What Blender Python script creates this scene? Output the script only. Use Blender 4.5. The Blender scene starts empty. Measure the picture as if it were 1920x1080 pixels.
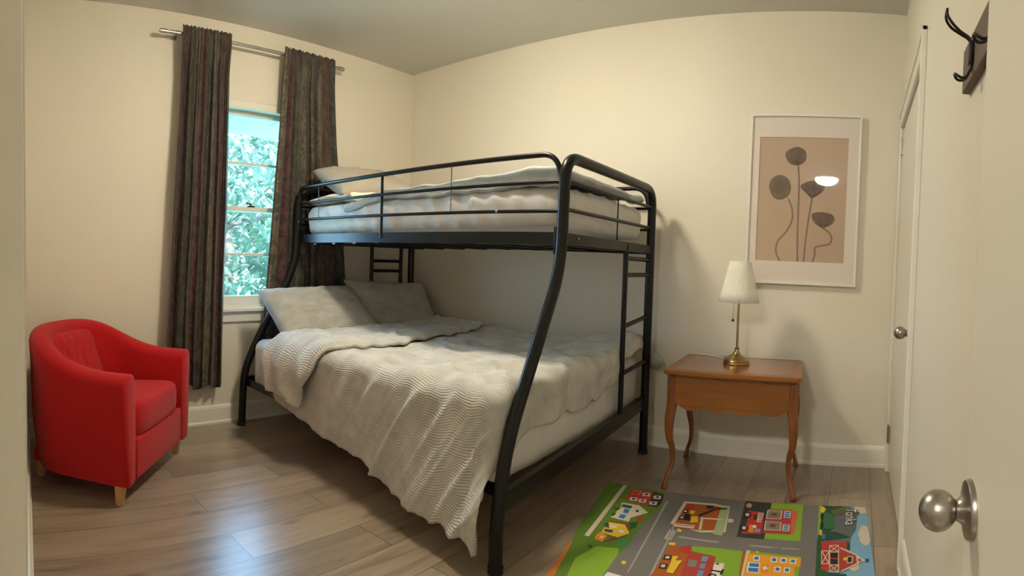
import bpy, bmesh, math, random
from mathutils import Vector, Matrix, noise
random.seed(7)
PI = math.pi
S = bpy.context.scene
COL = S.collection
H = 2.44          # ceiling height
RW = 3.316        # x of the right wall

# ------------------------------------------------------------------ camera (cylindrical phone panorama)
CX, CY, CZ, YAW, PITCH, ROLL, FU, FV, Y0 = 3.111, -3.017, 1.005, 0.615, -0.035, 0.031, 1050.573, 1049.03, 536.38
cd = bpy.data.cameras.new('camera'); cam = bpy.data.objects.new('camera', cd); COL.objects.link(cam)
f = Vector((-math.sin(YAW), math.cos(YAW), 0)); r = Vector((math.cos(YAW), math.sin(YAW), 0)); u = Vector((0, 0, 1))
f2 = f*math.cos(PITCH)+u*math.sin(PITCH); u2 = -f*math.sin(PITCH)+u*math.cos(PITCH)
r3 = r*math.cos(ROLL)+u2*math.sin(ROLL); u3 = -r*math.sin(ROLL)+u2*math.cos(ROLL)
cam.matrix_world = Matrix(((r3.x, u3.x, -f2.x, CX), (r3.y, u3.y, -f2.y, CY), (r3.z, u3.z, -f2.z, CZ), (0, 0, 0, 1)))
cd.type = 'PANO'; cd.panorama_type = 'CENTRAL_CYLINDRICAL'
cd.central_cylindrical_range_u_min = -960/FU; cd.central_cylindrical_range_u_max = 960/FU
cd.central_cylindrical_range_v_min = -(1080-Y0)/FV; cd.central_cylindrical_range_v_max = Y0/FV
cd.central_cylindrical_radius = 1.0; cd.clip_start = 0.02
S.camera = cam

# ------------------------------------------------------------------ colour management, world
S.view_settings.view_transform = 'Standard'; S.view_settings.look = 'None'
S.view_settings.gamma = 1.0; S.view_settings.use_curve_mapping = False
S.view_settings.exposure = 0.62
w = bpy.data.worlds.new('world'); S.world = w; w.use_nodes = True
nt = w.node_tree; bg = nt.nodes['Background']
tc = nt.nodes.new('ShaderNodeTexCoord'); sp = nt.nodes.new('ShaderNodeSeparateXYZ'); rp = nt.nodes.new('ShaderNodeValToRGB')
nt.links.new(tc.outputs['Generated'], sp.inputs[0]); nt.links.new(sp.outputs['Z'], rp.inputs[0]); nt.links.new(rp.outputs[0], bg.inputs[0])
rp.color_ramp.elements[0].position = 0.0; rp.color_ramp.elements[0].color = (0.42, 0.70, 1.0, 1)
rp.color_ramp.elements[1].position = 0.8; rp.color_ramp.elements[1].color = (0.28, 0.55, 1.0, 1)
bg.inputs[1].default_value = 12.0
sl = bpy.data.lights.new('sun', 'SUN'); sl.energy = 9.0; sl.angle = 0.02; sl.color = (1, 0.96, 0.86)
so = bpy.data.objects.new('sun', sl); COL.objects.link(so)
so.rotation_euler = Vector((0.62, -0.25, 0.75)).to_track_quat('Z', 'Y').to_euler()   # shines from over the house onto the trees
so.location = (0, 0, 8)
pl_ = bpy.data.lights.new('window_portal', 'AREA'); pl_.shape = 'RECTANGLE'; pl_.size = 1.0; pl_.size_y = 1.4; pl_.cycles.is_portal = True
po = bpy.data.objects.new('window_portal', pl_); COL.objects.link(po); po.location = (-0.16, -1.3, 1.36)
po.rotation_euler = Vector((-1, 0, 0)).to_track_quat('Z', 'Y').to_euler()
LAMP_W = 84.0     # ceiling lamp glow strength
HALL_W = 155.0

# ------------------------------------------------------------------ materials
def mat(name, col, rough=0.6, metal=0.0, noise_amt=0.0, nscale=8.0, bump=0.0, bscale=60.0, spec=0.5, coat=0.0, sheen=0.0):
    m = bpy.data.materials.new(name); m.use_nodes = True; n = m.node_tree; b = n.nodes['Principled BSDF']
    b.inputs['Base Color'].default_value = (*col, 1); b.inputs['Roughness'].default_value = rough; b.inputs['Metallic'].default_value = metal
    b.inputs['Specular IOR Level'].default_value = spec
    if coat: b.inputs['Coat Weight'].default_value = coat; b.inputs['Coat Roughness'].default_value = 0.15
    if sheen: b.inputs['Sheen Weight'].default_value = sheen
    tcn = n.nodes.new('ShaderNodeTexCoord')
    if noise_amt:
        nz = n.nodes.new('ShaderNodeTexNoise'); nz.inputs['Scale'].default_value = nscale; nz.inputs['Detail'].default_value = 4
        n.links.new(tcn.outputs['Object'], nz.inputs['Vector'])
        rr = n.nodes.new('ShaderNodeValToRGB'); e = rr.color_ramp.elements
        e[0].position = 0.3; e[1].position = 0.7
        e[0].color = (*[c*(1-noise_amt) for c in col], 1); e[1].color = (*[min(1, c*(1+noise_amt)) for c in col], 1)
        n.links.new(nz.outputs[0], rr.inputs[0]); n.links.new(rr.outputs[0], b.inputs['Base Color'])
    if bump:
        nb = n.nodes.new('ShaderNodeTexNoise'); nb.inputs['Scale'].default_value = bscale; nb.inputs['Detail'].default_value = 3
        n.links.new(tcn.outputs['Object'], nb.inputs['Vector'])
        bp = n.nodes.new('ShaderNodeBump'); bp.inputs['Strength'].default_value = bump; bp.inputs['Distance'].default_value = 0.01
        n.links.new(nb.outputs[0], bp.inputs['Height']); n.links.new(bp.outputs[0], b.inputs['Normal'])
    return m
WALL = (0.78, 0.73, 0.62)
M = {}
M['wall'] = mat('wall_paint', WALL, 0.55, noise_amt=0.015, nscale=2.0, bump=0.05, bscale=180)
M['ceiling'] = mat('ceiling_paint', (0.66, 0.65, 0.60), 0.7, bump=0.05, bscale=150)
M['trim'] = mat('trim_paint', (0.82, 0.79, 0.70), 0.35, noise_amt=0.01, nscale=5)
M['door'] = mat('door_paint', (0.80, 0.77, 0.68), 0.42, bump=0.02, bscale=90)
M['black'] = mat('black_enamel', (0.005, 0.005, 0.005), 0.30, noise_amt=0.1, nscale=20, spec=0.32)
M['red'] = mat('red_weave', (0.50, 0.006, 0.010), 0.85, noise_amt=0.12, nscale=300, bump=0.35, bscale=600, spec=0.2, sheen=0.15)
M['beech'] = mat('birch_leg', (0.62, 0.38, 0.15), 0.45, noise_amt=0.12, nscale=14)
M['sheet'] = mat('white_sheet', (0.78, 0.77, 0.76), 0.8, noise_amt=0.02, nscale=10, bump=0.12, bscale=30)
M['under'] = mat('pale_pink_lining', (0.78, 0.69, 0.62), 0.85, bump=0.2, bscale=25)
M['taupe'] = mat('taupe_cotton', (0.40, 0.36, 0.30), 0.85, noise_amt=0.04, nscale=6, bump=0.1, bscale=30)
M['nickel'] = mat('brushed_nickel', (0.42, 0.39, 0.35), 0.32, 1.0, noise_amt=0.05, nscale=60)
M['brass'] = mat('antique_brass', (0.42, 0.29, 0.12), 0.28, 1.0, noise_amt=0.18, nscale=12)
M['steel'] = mat('rod_steel', (0.5, 0.47, 0.42), 0.3, 1.0)
M['iron'] = mat('dark_iron_wire', (0.02, 0.015, 0.012), 0.4, 0.6)
M['board'] = mat('grey_brown_board', (0.13, 0.095, 0.07), 0.6, noise_amt=0.2, nscale=20)
M['white'] = mat('white_lacquer', (0.80, 0.77, 0.70), 0.35)
M['mount'] = mat('picture_mount', (0.82, 0.78, 0.74), 0.8)
M['cord'] = mat('white_cable', (0.8, 0.78, 0.7), 0.5)
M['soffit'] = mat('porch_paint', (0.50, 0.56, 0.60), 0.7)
M['grey_rod'] = mat('grey_rod', (0.16, 0.16, 0.16), 0.4)
M['hole'] = mat('slot_black', (0.01, 0.01, 0.01), 0.9)

def tex_wood(name, c1, c2, scale, axis='X', rough=0.35, coat=0.25):
    m = bpy.data.materials.new(name); m.use_nodes = True; n = m.node_tree; b = n.nodes['Principled BSDF']
    t = n.nodes.new('ShaderNodeTexCoord'); mp = n.nodes.new('ShaderNodeMapping')
    s = {'X': (scale*0.08, scale, scale), 'Y': (scale, scale*0.08, scale), 'Z': (scale, scale, scale*0.08)}[axis]
    mp.inputs['Scale'].default_value = s
    nz = n.nodes.new('ShaderNodeTexNoise'); nz.inputs['Scale'].default_value = 1; nz.inputs['Detail'].default_value = 6; nz.inputs['Distortion'].default_value = 1.2
    rr = n.nodes.new('ShaderNodeValToRGB'); rr.color_ramp.elements[0].position = .32; rr.color_ramp.elements[1].position = .68
    rr.color_ramp.elements[0].color = (*c1, 1); rr.color_ramp.elements[1].color = (*c2, 1)
    n.links.new(t.outputs['Object'], mp.inputs[0]); n.links.new(mp.outputs[0], nz.inputs['Vector']); n.links.new(nz.outputs[0], rr.inputs[0]); n.links.new(rr.outputs[0], b.inputs['Base Color'])
    b.inputs['Roughness'].default_value = rough; b.inputs['Coat Weight'].default_value = coat; b.inputs['Coat Roughness'].default_value = 0.2
    return m
M['oak'] = tex_wood('honey_wood', (0.22, 0.070, 0.005), (0.31, 0.108, 0.009), 26, 'X')
M['oakz'] = tex_wood('honey_wood_upright', (0.17, 0.048, 0.008), (0.27, 0.088, 0.014), 26, 'Z')
M['burl'] = tex_wood('dark_inlay_wood', (0.19, 0.050, 0.014), (0.28, 0.085, 0.022), 30, 'X', 0.22, 0.5)

def mat_floor():
    m = bpy.data.materials.new('laminate_planks'); m.use_nodes = True; n = m.node_tree; L = n.links; b = n.nodes['Principled BSDF']
    t = n.nodes.new('ShaderNodeTexCoord'); mp = n.nodes.new('ShaderNodeMapping'); mp.inputs['Rotation'].default_value = (0, 0, PI/2); mp.inputs['Location'].default_value = (0.31, 0.045, 0)
    br = n.nodes.new('ShaderNodeTexBrick'); br.offset = 0.37; br.offset_frequency = 2; br.squash = 1
    br.inputs['Scale'].default_value = 1; br.inputs['Brick Width'].default_value = 1.22; br.inputs['Row Height'].default_value = 0.192
    br.inputs['Mortar Size'].default_value = 0.0016; br.inputs['Mortar Smooth'].default_value = 0.1; br.inputs['Bias'].default_value = 0
    br.inputs['Color1'].default_value = (0, 0, 0, 1); br.inputs['Color2'].default_value = (1, 1, 1, 1); br.inputs['Mortar'].default_value = (0.5, 0.5, 0.5, 1)
    L.new(t.outputs['Object'], mp.inputs[0]); L.new(mp.outputs[0], br.inputs['Vector'])
    # grain: stretched along the plank, shifted per plank
    sc = n.nodes.new('ShaderNodeMapping'); sc.inputs['Scale'].default_value = (1.6, 16, 1)
    ad = n.nodes.new('ShaderNodeVectorMath'); ad.operation = 'ADD'
    ml = n.nodes.new('ShaderNodeVectorMath'); ml.operation = 'SCALE'; ml.inputs['Scale'].default_value = 7.0
    L.new(br.outputs['Color'], ml.inputs[0]); L.new(mp.outputs[0], ad.inputs[0]); L.new(ml.outputs[0], ad.inputs[1]); L.new(ad.outputs[0], sc.inputs[0])
    nz = n.nodes.new('ShaderNodeTexNoise'); nz.inputs['Scale'].default_value = 1.4; nz.inputs['Detail'].default_value = 7; nz.inputs['Roughness'].default_value = 0.62; nz.inputs['Distortion'].default_value = 0.8
    L.new(sc.outputs[0], nz.inputs['Vector'])
    r1 = n.nodes.new('ShaderNodeValToRGB'); e = r1.color_ramp.elements
    e[0].position = 0.30; e[0].color = (0.225, 0.170, 0.120, 1); e[1].position = 0.68; e[1].color = (0.385, 0.310, 0.235, 1)
    x = e.new(0.46); x.color = (0.315, 0.248, 0.182, 1)
    L.new(nz.outputs[0], r1.inputs[0])
    # whole-plank tone
    hs = n.nodes.new('ShaderNodeMix'); hs.data_type = 'RGBA'; hs.blend_type = 'MULTIPLY'; hs.inputs[0].default_value = 1
    r2 = n.nodes.new('ShaderNodeValToRGB'); r2.color_ramp.elements[0].color = (0.78, 0.76, 0.75, 1); r2.color_ramp.elements[1].color = (1.12, 1.12, 1.10, 1)
    L.new(br.outputs['Color'], r2.inputs[0]); L.new(r1.outputs[0], hs.inputs[6]); L.new(r2.outputs[0], hs.inputs[7])
    # knots
    km = n.nodes.new('ShaderNodeMapping'); km.inputs['Scale'].default_value = (2.3, 6.5, 1); L.new(ad.outputs[0], km.inputs[0])
    vo = n.nodes.new('ShaderNodeTexVoronoi'); vo.inputs['Scale'].default_value = 1.0; L.new(km.outputs[0], vo.inputs['Vector'])
    r3_ = n.nodes.new('ShaderNodeValToRGB'); r3_.color_ramp.elements[0].position = 0.02; r3_.color_ramp.elements[0].color = (0.35, 0.28, 0.24, 1); r3_.color_ramp.elements[1].position = 0.13; r3_.color_ramp.elements[1].color = (1, 1, 1, 1)
    L.new(vo.outputs['Distance'], r3_.inputs[0])
    k2 = n.nodes.new('ShaderNodeMix'); k2.data_type = 'RGBA'; k2.blend_type = 'MULTIPLY'; k2.inputs[0].default_value = 0.85
    L.new(hs.outputs[2], k2.inputs[6]); L.new(r3_.outputs[0], k2.inputs[7])
    mo = n.nodes.new('ShaderNodeMix'); mo.data_type = 'RGBA'; L.new(br.outputs['Fac'], mo.inputs[0]); L.new(k2.outputs[2], mo.inputs[6]); mo.inputs[7].default_value = (0.075, 0.055, 0.04, 1)
    L.new(mo.outputs[2], b.inputs['Base Color'])
    b.inputs['Roughness'].default_value = 0.30; b.inputs['Specular IOR Level'].default_value = 0.5; b.inputs['Coat Weight'].default_value = 0.6; b.inputs['Coat Roughness'].default_value = 0.29
    bp = n.nodes.new('ShaderNodeBump'); bp.inputs['Strength'].default_value = 0.12; bp.inputs['Distance'].default_value = 0.004
    L.new(nz.outputs[0], bp.inputs['Height']); L.new(bp.outputs[0], b.inputs['Normal'])
    return m
M['floor'] = mat_floor()

def mat_wavy(name, light, dark, period=0.012, rough=0.9, distort=7.0, lo=0.35, hi=0.62):
    m = bpy.data.materials.new(name); m.use_nodes = True; n = m.node_tree; L = n.links; b = n.nodes['Principled BSDF']
    t = n.nodes.new('ShaderNodeTexCoord')
    wv = n.nodes.new('ShaderNodeTexWave'); wv.wave_type = 'BANDS'; wv.bands_direction = 'Y'; wv.wave_profile = 'SIN'
    wv.inputs['Scale'].default_value = 2*PI/20/period; wv.inputs['Distortion'].default_value = distort; wv.inputs['Detail'].default_value = 1.5
    wv.inputs['Detail Scale'].default_value = 0.5; wv.inputs['Detail Roughness'].default_value = 0.5
    L.new(t.outputs['UV'], wv.inputs['Vector'])
    rr = n.nodes.new('ShaderNodeValToRGB'); rr.color_ramp.elements[0].position = lo; rr.color_ramp.elements[1].position = hi
    rr.color_ramp.elements[0].color = (*dark, 1); rr.color_ramp.elements[1].color = (*light, 1)
    L.new(wv.outputs['Fac'], rr.inputs[0])
    nz = n.nodes.new('ShaderNodeTexNoise'); nz.inputs['Scale'].default_value = 9; nz.inputs['Detail'].default_value = 4; L.new(t.outputs['UV'], nz.inputs['Vector'])
    r2 = n.nodes.new('ShaderNodeValToRGB'); r2.color_ramp.elements[0].position = .3; r2.color_ramp.elements[1].position = .7
    r2.color_ramp.elements[0].color = (.80, .80, .80, 1); r2.color_ramp.elements[1].color = (1.08, 1.08, 1.06, 1); L.new(nz.outputs[0], r2.inputs[0])
    mx = n.nodes.new('ShaderNodeMix'); mx.data_type = 'RGBA'; mx.blend_type = 'MULTIPLY'; mx.inputs[0].default_value = 1
    L.new(rr.outputs[0], mx.inputs[6]); L.new(r2.outputs[0], mx.inputs[7]); L.new(mx.outputs[2], b.inputs['Base Color'])
    b.inputs['Roughness'].default_value = rough; b.inputs['Specular IOR Level'].default_value = 0.2
    bp = n.nodes.new('ShaderNodeBump'); bp.inputs['Strength'].default_value = 0.35; bp.inputs['Distance'].default_value = 0.004
    L.new(wv.outputs['Fac'], bp.inputs['Height']); L.new(bp.outputs[0], b.inputs['Normal'])
    return m
M['duvet'] = mat_wavy('wavy_line_cotton', (0.77, 0.755, 0.72), (0.45, 0.46, 0.45), 0.0095, distort=6.0)
M['pillow'] = mat_wavy('wavy_line_pillowcase', (0.56, 0.55, 0.51), (0.31, 0.32, 0.31), 0.009, distort=5.0)
M['duvet_blue'] = mat_wavy('pale_blue_grey_cotton', (0.56, 0.60, 0.61), (0.44, 0.48, 0.50), 0.010, distort=5.0)

def mat_curtain():
    m = bpy.data.materials.new('striped_damask'); m.use_nodes = True; n = m.node_tree; L = n.links; b = n.nodes['Principled BSDF']
    t = n.nodes.new('ShaderNodeTexCoord'); sp_ = n.nodes.new('ShaderNodeSeparateXYZ'); L.new(t.outputs['UV'], sp_.inputs[0])
    dv = n.nodes.new('ShaderNodeMath'); dv.operation = 'DIVIDE'; dv.inputs[1].default_value = 0.30; L.new(sp_.outputs['X'], dv.inputs[0])
    fr = n.nodes.new('ShaderNodeMath'); fr.operation = 'FRACT'; L.new(dv.outputs[0], fr.inputs[0])
    rr = n.nodes.new('ShaderNodeValToRGB'); rr.color_ramp.interpolation = 'CONSTANT'; e = rr.color_ramp.elements
    stops = [(0, (0.085, 0.078, 0.050)), (0.22, (0.020, 0.015, 0.011)), (0.26, (0.15, 0.095, 0.06)), (0.285, (0.078, 0.034, 0.034)), (0.52, (0.02, 0.015, 0.012)), (0.56, (0.13, 0.088, 0.055)), (0.59, (0.055, 0.050, 0.036)), (0.965, (0.17, 0.115, 0.07))]
    e[0].position = 0; e[0].color = (*stops[0][1], 1); e[1].position = stops[1][0]; e[1].color = (*stops[1][1], 1)
    for p_, c_ in stops[2:]:
        x = e.new(p_); x.color = (*c_, 1)
    L.new(fr.outputs[0], rr.inputs[0])
    mp = n.nodes.new('ShaderNodeMapping'); mp.inputs['Scale'].default_value = (16, 9, 1); L.new(t.outputs['UV'], mp.inputs[0])
    nz = n.nodes.new('ShaderNodeTexNoise'); nz.inputs['Scale'].default_value = 1; nz.inputs['Detail'].default_value = 2; nz.inputs['Distortion'].default_value = 2.2; L.new(mp.outputs[0], nz.inputs['Vector'])
    r2 = n.nodes.new('ShaderNodeValToRGB'); r2.color_ramp.interpolation = 'EASE'; r2.color_ramp.elements[0].position = .47; r2.color_ramp.elements[1].position = .53
    r2.color_ramp.elements[0].color = (.42, .38, .36, 1); r2.color_ramp.elements[1].color = (1, 1, 1, 1); L.new(nz.outputs[0], r2.inputs[0])
    mx = n.nodes.new('ShaderNodeMix'); mx.data_type = 'RGBA'; mx.blend_type = 'MULTIPLY'; mx.inputs[0].default_value = .85
    L.new(rr.outputs[0], mx.inputs[6]); L.new(r2.outputs[0], mx.inputs[7]); L.new(mx.outputs[2], b.inputs['Base Color'])
    b.inputs['Roughness'].default_value = 0.62; b.inputs['Specular IOR Level'].default_value = 0.35; b.inputs['Sheen Weight'].default_value = 0.25
    return m
M['curtain'] = mat_curtain()

def mat_glass(name='window_glass', g=0.03, tint=(1, 1, 1)):
    m = bpy.data.materials.new(name); m.use_nodes = True; n = m.node_tree; L = n.links
    for x in list(n.nodes):
        if x.type == 'BSDF_PRINCIPLED': n.nodes.remove(x)
    out = [x for x in n.nodes if x.type == 'OUTPUT_MATERIAL'][0]
    tr = n.nodes.new('ShaderNodeBsdfTransparent'); tr.inputs[0].default_value = (*tint, 1)
    gl = n.nodes.new('ShaderNodeBsdfGlossy'); gl.inputs['Roughness'].default_value = 0.02
    lw = n.nodes.new('ShaderNodeLayerWeight'); lw.inputs['Blend'].default_value = 0.5
    pw = n.nodes.new('ShaderNodeMath'); pw.operation = 'POWER'; pw.inputs[1].default_value = 4.0; L.new(lw.outputs['Facing'], pw.inputs[0])
    fz = n.nodes.new('ShaderNodeMath'); fz.operation = 'MULTIPLY_ADD'; fz.inputs[1].default_value = 0.9; fz.inputs[2].default_value = g; L.new(pw.outputs[0], fz.inputs[0])
    mx = n.nodes.new('ShaderNodeMixShader'); L.new(fz.outputs[0], mx.inputs[0]); L.new(tr.outputs[0], mx.inputs[1]); L.new(gl.outputs[0], mx.inputs[2]); L.new(mx.outputs[0], out.inputs['Surface'])
    return m
M['glass'] = mat_glass('window_glass', tint=(0.93, 0.985, 0.98)); M['picglass'] = mat_glass('picture_glass', tint=(0.99, 0.98, 0.97))

def mat_emit(name, col, strength, base=(0.9, 0.88, 0.8)):
    m = bpy.data.materials.new(name); m.use_nodes = True; b = m.node_tree.nodes['Principled BSDF']
    b.inputs['Base Color'].default_value = (*base, 1); b.inputs['Emission Color'].default_value = (*col, 1); b.inputs['Emission Strength'].default_value = strength
    return m
def mat_shade():
    m = bpy.data.materials.new('pleated_shade_fabric'); m.use_nodes = True; n = m.node_tree; L = n.links; b = n.nodes['Principled BSDF']
    b.inputs['Base Color'].default_value = (0.92, 0.90, 0.80, 1); b.inputs['Roughness'].default_value = 0.8
    out = [x for x in n.nodes if x.type == 'OUTPUT_MATERIAL'][0]
    tl = n.nodes.new('ShaderNodeBsdfTranslucent'); tl.inputs[0].default_value = (0.86, 0.84, 0.68, 1)
    mx = n.nodes.new('ShaderNodeMixShader'); mx.inputs[0].default_value = 0.12
    L.new(b.outputs[0], mx.inputs[1]); L.new(tl.outputs[0], mx.inputs[2]); L.new(mx.outputs[0], out.inputs['Surface'])
    return m
M['shade'] = mat_shade()
def mat_leaf(name, col):
    m = bpy.data.materials.new(name); m.use_nodes = True; n = m.node_tree; L = n.links; b = n.nodes['Principled BSDF']
    nz = n.nodes.new('ShaderNodeTexNoise'); nz.inputs['Scale'].default_value = 1.3; nz.inputs['Detail'].default_value = 5
    t = n.nodes.new('ShaderNodeTexCoord'); L.new(t.outputs['Object'], nz.inputs['Vector'])
    rr = n.nodes.new('ShaderNodeValToRGB'); rr.color_ramp.elements[0].position = .35; rr.color_ramp.elements[1].position = .65
    rr.color_ramp.elements[0].color = (*[c*.5 for c in col], 1); rr.color_ramp.elements[1].color = (*col, 1)
    L.new(nz.outputs[0], rr.inputs[0]); L.new(rr.outputs[0], b.inputs['Base Color']); b.inputs['Roughness'].default_value = 0.5
    out = [x for x in n.nodes if x.type == 'OUTPUT_MATERIAL'][0]
    tl = n.nodes.new('ShaderNodeBsdfTranslucent'); L.new(rr.outputs[0], tl.inputs[0])
    mx = n.nodes.new('ShaderNodeMixShader'); mx.inputs[0].default_value = 0.45
    L.new(b.outputs[0], mx.inputs[1]); L.new(tl.outputs[0], mx.inputs[2]); L.new(mx.outputs[0], out.inputs['Surface'])
    return m
M['leaf'] = mat_leaf('leaf_green', (0.22, 0.29, 0.19)); M['bark'] = mat('bark', (0.20, 0.15, 0.11), 0.9, noise_amt=0.3, nscale=9)
M['lawn'] = mat('lawn', (0.10, 0.32, 0.20), 0.9, noise_amt=0.3, nscale=2)

# ------------------------------------------------------------------ helpers
def tag(o, label=None, cat=None, group=None, kind=None):
    if label: o['label'] = label
    if cat: o['category'] = cat
    if group: o['group'] = group
    if kind: o['kind'] = kind
    return o
def empty(name, loc=(0, 0, 0), rz=0):
    o = bpy.data.objects.new(name, None); COL.objects.link(o); o.location = loc; o.rotation_euler = (0, 0, rz); o.empty_display_size = 0.1
    return o
def obj(name, bm, m, parent=None, smooth=False, autos=None):
    me = bpy.data.meshes.new(name); bm.normal_update(); bm.to_mesh(me); bm.free()
    ms = m if isinstance(m, (list, tuple)) else [m]
    for k in ms: me.materials.append(k)
    if smooth or autos:
        me.polygons.foreach_set('use_smooth', [True]*len(me.polygons))
    if autos:
        me.set_sharp_from_angle(angle=math.radians(autos))
    o = bpy.data.objects.new(name, me); COL.objects.link(o)
    if parent: o.parent = parent
    return o
def add_box(bm, a, b, bevel=0.0, seg=2, mi=0, mtx=None):
    lo = Vector([min(a[i], b[i]) for i in range(3)]); hi = Vector([max(a[i], b[i]) for i in range(3)])
    vs = [bm.verts.new((x, y, z)) for x in (lo.x, hi.x) for y in (lo.y, hi.y) for z in (lo.z, hi.z)]
    fs = [bm.faces.new([vs[i] for i in q]) for q in ((0, 1, 3, 2), (4, 6, 7, 5), (0, 4, 5, 1), (2, 3, 7, 6), (0, 2, 6, 4), (1, 5, 7, 3))]
    for x in fs: x.material_index = mi
    if bevel:
        es = list({e for x in fs for e in x.edges})
        rs = bmesh.ops.bevel(bm, geom=es, offset=bevel, segments=seg, affect='EDGES', profile=0.5)
        vs = list({v for x in rs['faces'] for v in x.verts} | {v for v in vs if v.is_valid})
        for x in rs['faces']: x.material_index = mi
    if mtx: bmesh.ops.transform(bm, matrix=mtx, verts=[v for v in vs if v.is_valid])
    return bm
def box(a, b, bevel=0.0, seg=2, mtx=None): return add_box(bmesh.new(), a, b, bevel, seg, 0, mtx)
def fillet(pts, rad, n=6):
    P = [Vector(p) for p in pts]; out = [P[0]]
    for i in range(1, len(P)-1):
        a, b_, c = P[i-1], P[i], P[i+1]
        d1 = (a-b_); d2 = (c-b_); rr = rad[i] if isinstance(rad, (list, tuple)) else rad
        rr = min(rr, d1.length*0.49, d2.length*0.49)
        if rr < 1e-5: out.append(b_); continue
        p0 = b_+d1.normalized()*rr; p1 = b_+d2.normalized()*rr
        for k in range(n+1):
            t = k/n; out.append(p0*(1-t)**2+b_*2*t*(1-t)+p1*t*t)
    out.append(P[-1]); return out
def add_tube(bm, pts, r, seg=12, caps=True, close=False):
    P = [Vector(p) for p in pts]; n = len(P); R = r if isinstance(r, (list, tuple)) else [r]*n
    T = []
    for i in range(n):
        if close: t = P[(i+1) % n]-P[i-1]
        else: t = (P[min(i+1, n-1)]-P[max(i-1, 0)])
        T.append(t.normalized() if t.length > 1e-9 else Vector((0, 0, 1)))
    ref = Vector((0, 0, 1)) if abs(T[0].z) < 0.9 else Vector((1, 0, 0))
    nrm = (ref-T[0]*ref.dot(T[0])).normalized(); rings = []
    for i in range(n):
        nrm = (nrm-T[i]*nrm.dot(T[i])).normalized(); bn = T[i].cross(nrm)
        rings.append([bm.verts.new(P[i]+(nrm*math.cos(2*PI*k/seg)+bn*math.sin(2*PI*k/seg))*R[i]) for k in range(seg)])
    for i in range(n if close else n-1):
        a, b_ = rings[i], rings[(i+1) % n]
        for k in range(seg): bm.faces.new((a[k], a[(k+1) % seg], b_[(k+1) % seg], b_[k]))
    if caps and not close: bm.faces.new(rings[0][::-1]); bm.faces.new(rings[-1])
    return bm
def tube(pts, r, seg=12): return add_tube(bmesh.new(), pts, r, seg)
def lathe(prof, seg=32, mtx=None, ripple=None):
    bm = bmesh.new(); rings = []
    for i, (rr, z) in enumerate(prof):
        rings.append([bm.verts.new(((rr+(ripple(k/seg, i) if ripple else 0))*math.cos(2*PI*k/seg), (rr+(ripple(k/seg, i) if ripple else 0))*math.sin(2*PI*k/seg), z)) for k in range(seg)])
    for a, b_ in zip(rings, rings[1:]):
        for k in range(seg): bm.faces.new((a[k], a[(k+1) % seg], b_[(k+1) % seg], b_[k]))
    if prof[0][0] > 1e-6: bm.faces.new(rings[0][::-1])
    if prof[-1][0] > 1e-6: bm.faces.new(rings[-1])
    bmesh.ops.remove_doubles(bm, verts=bm.verts, dist=1e-6)
    if mtx: bmesh.ops.transform(bm, matrix=mtx, verts=bm.verts)
    return bm
def add_prism(bm, poly, z0, z1, mi=0, fn=None):
    """poly of (a, b) extruded z0..z1; fn maps (a, b, c) to world"""
    fn = fn or (lambda a, b, c: (a, b, c))
    lo = [bm.verts.new(fn(a, b, z0)) for a, b in poly]; hi = [bm.verts.new(fn(a, b, z1)) for a, b in poly]
    n = len(poly); fs = [bm.faces.new(lo[::-1]), bm.faces.new(hi)]
    for i in range(n): fs.append(bm.faces.new((lo[i], lo[(i+1) % n], hi[(i+1) % n], hi[i])))
    for x in fs: x.material_index = mi
    bmesh.ops.recalc_face_normals(bm, faces=fs)
    return bm
def grid(nu, nv, P, UV=None, flip=False):
    """surface from P(i/nu, j/nv); UV in metres"""
    bm = bmesh.new(); uvl = bm.loops.layers.uv.new('UVMap')
    V = [[bm.verts.new(P(i/nu, j/nv)) for j in range(nv+1)] for i in range(nu+1)]
    for i in range(nu):
        for j in range(nv):
            ids = ((i, j), (i+1, j), (i+1, j+1), (i, j+1))
            if flip: ids = ids[::-1]
            fc = bm.faces.new([V[p_][q_] for p_, q_ in ids])
            if UV:
                for lp, (a, b) in zip(fc.loops, ids): lp[uvl].uv = UV(a/nu, b/nv)
    return bm
def ns(x, y, z=0.0): return noise.noise(Vector((x, y, z)))
def smooth(t): t = max(0, min(1, t)); return t*t*(3-2*t)
def lerp(a, b, t): return a+(b-a)*t
def solid(o, t, off=-1):
    md = o.modifiers.new('thickness', 'SOLIDIFY'); md.thickness = t; md.offset = off
    return o

# ------------------------------------------------------------------ the room
def st(name, bm, m, parent=None, **k):
    o = obj(name, bm, m, parent, **k)
    if not parent: o['kind'] = 'structure'
    return o
st('floor', box((-0.12, -8.0, -0.05), (4.6, 0.12, 0)), M['floor'])
st('ceiling', box((-0.12, -8.0, H), (4.6, 0.12, H+0.06)), M['ceiling'])
WY0, WY1, WZ0, WZ1 = -1.74, -0.94, 0.70, 1.99    # window opening in the left wall
bm = bmesh.new()
add_box(bm, (-0.12, -3.2, 0), (0, WY0, H)); add_box(bm, (-0.12, WY1, 0), (0, 0.12, H))
add_box(bm, (-0.12, WY0, 0), (0, WY1, WZ0)); add_box(bm, (-0.12, WY0, WZ1), (0, WY1, H))
st('wall_left', bm, M['wall'])
st('wall_back', box((0, 0, 0), (4.6, 0.12, H)), M['wall'])
DY0, DY1, DZ = -1.005, -0.075, 1.815             # closet door opening in the right wall
bm = bmesh.new()
add_box(bm, (RW, -3.10, 0), (RW+0.12, DY0, H)); add_box(bm, (RW, DY1, 0), (RW+0.12, 0, H)); add_box(bm, (RW, DY0, DZ), (RW+0.12, DY1, H))
add_box(bm, (RW+0.5, DY0-.1, 0), (RW+0.55, 0, H))
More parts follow.
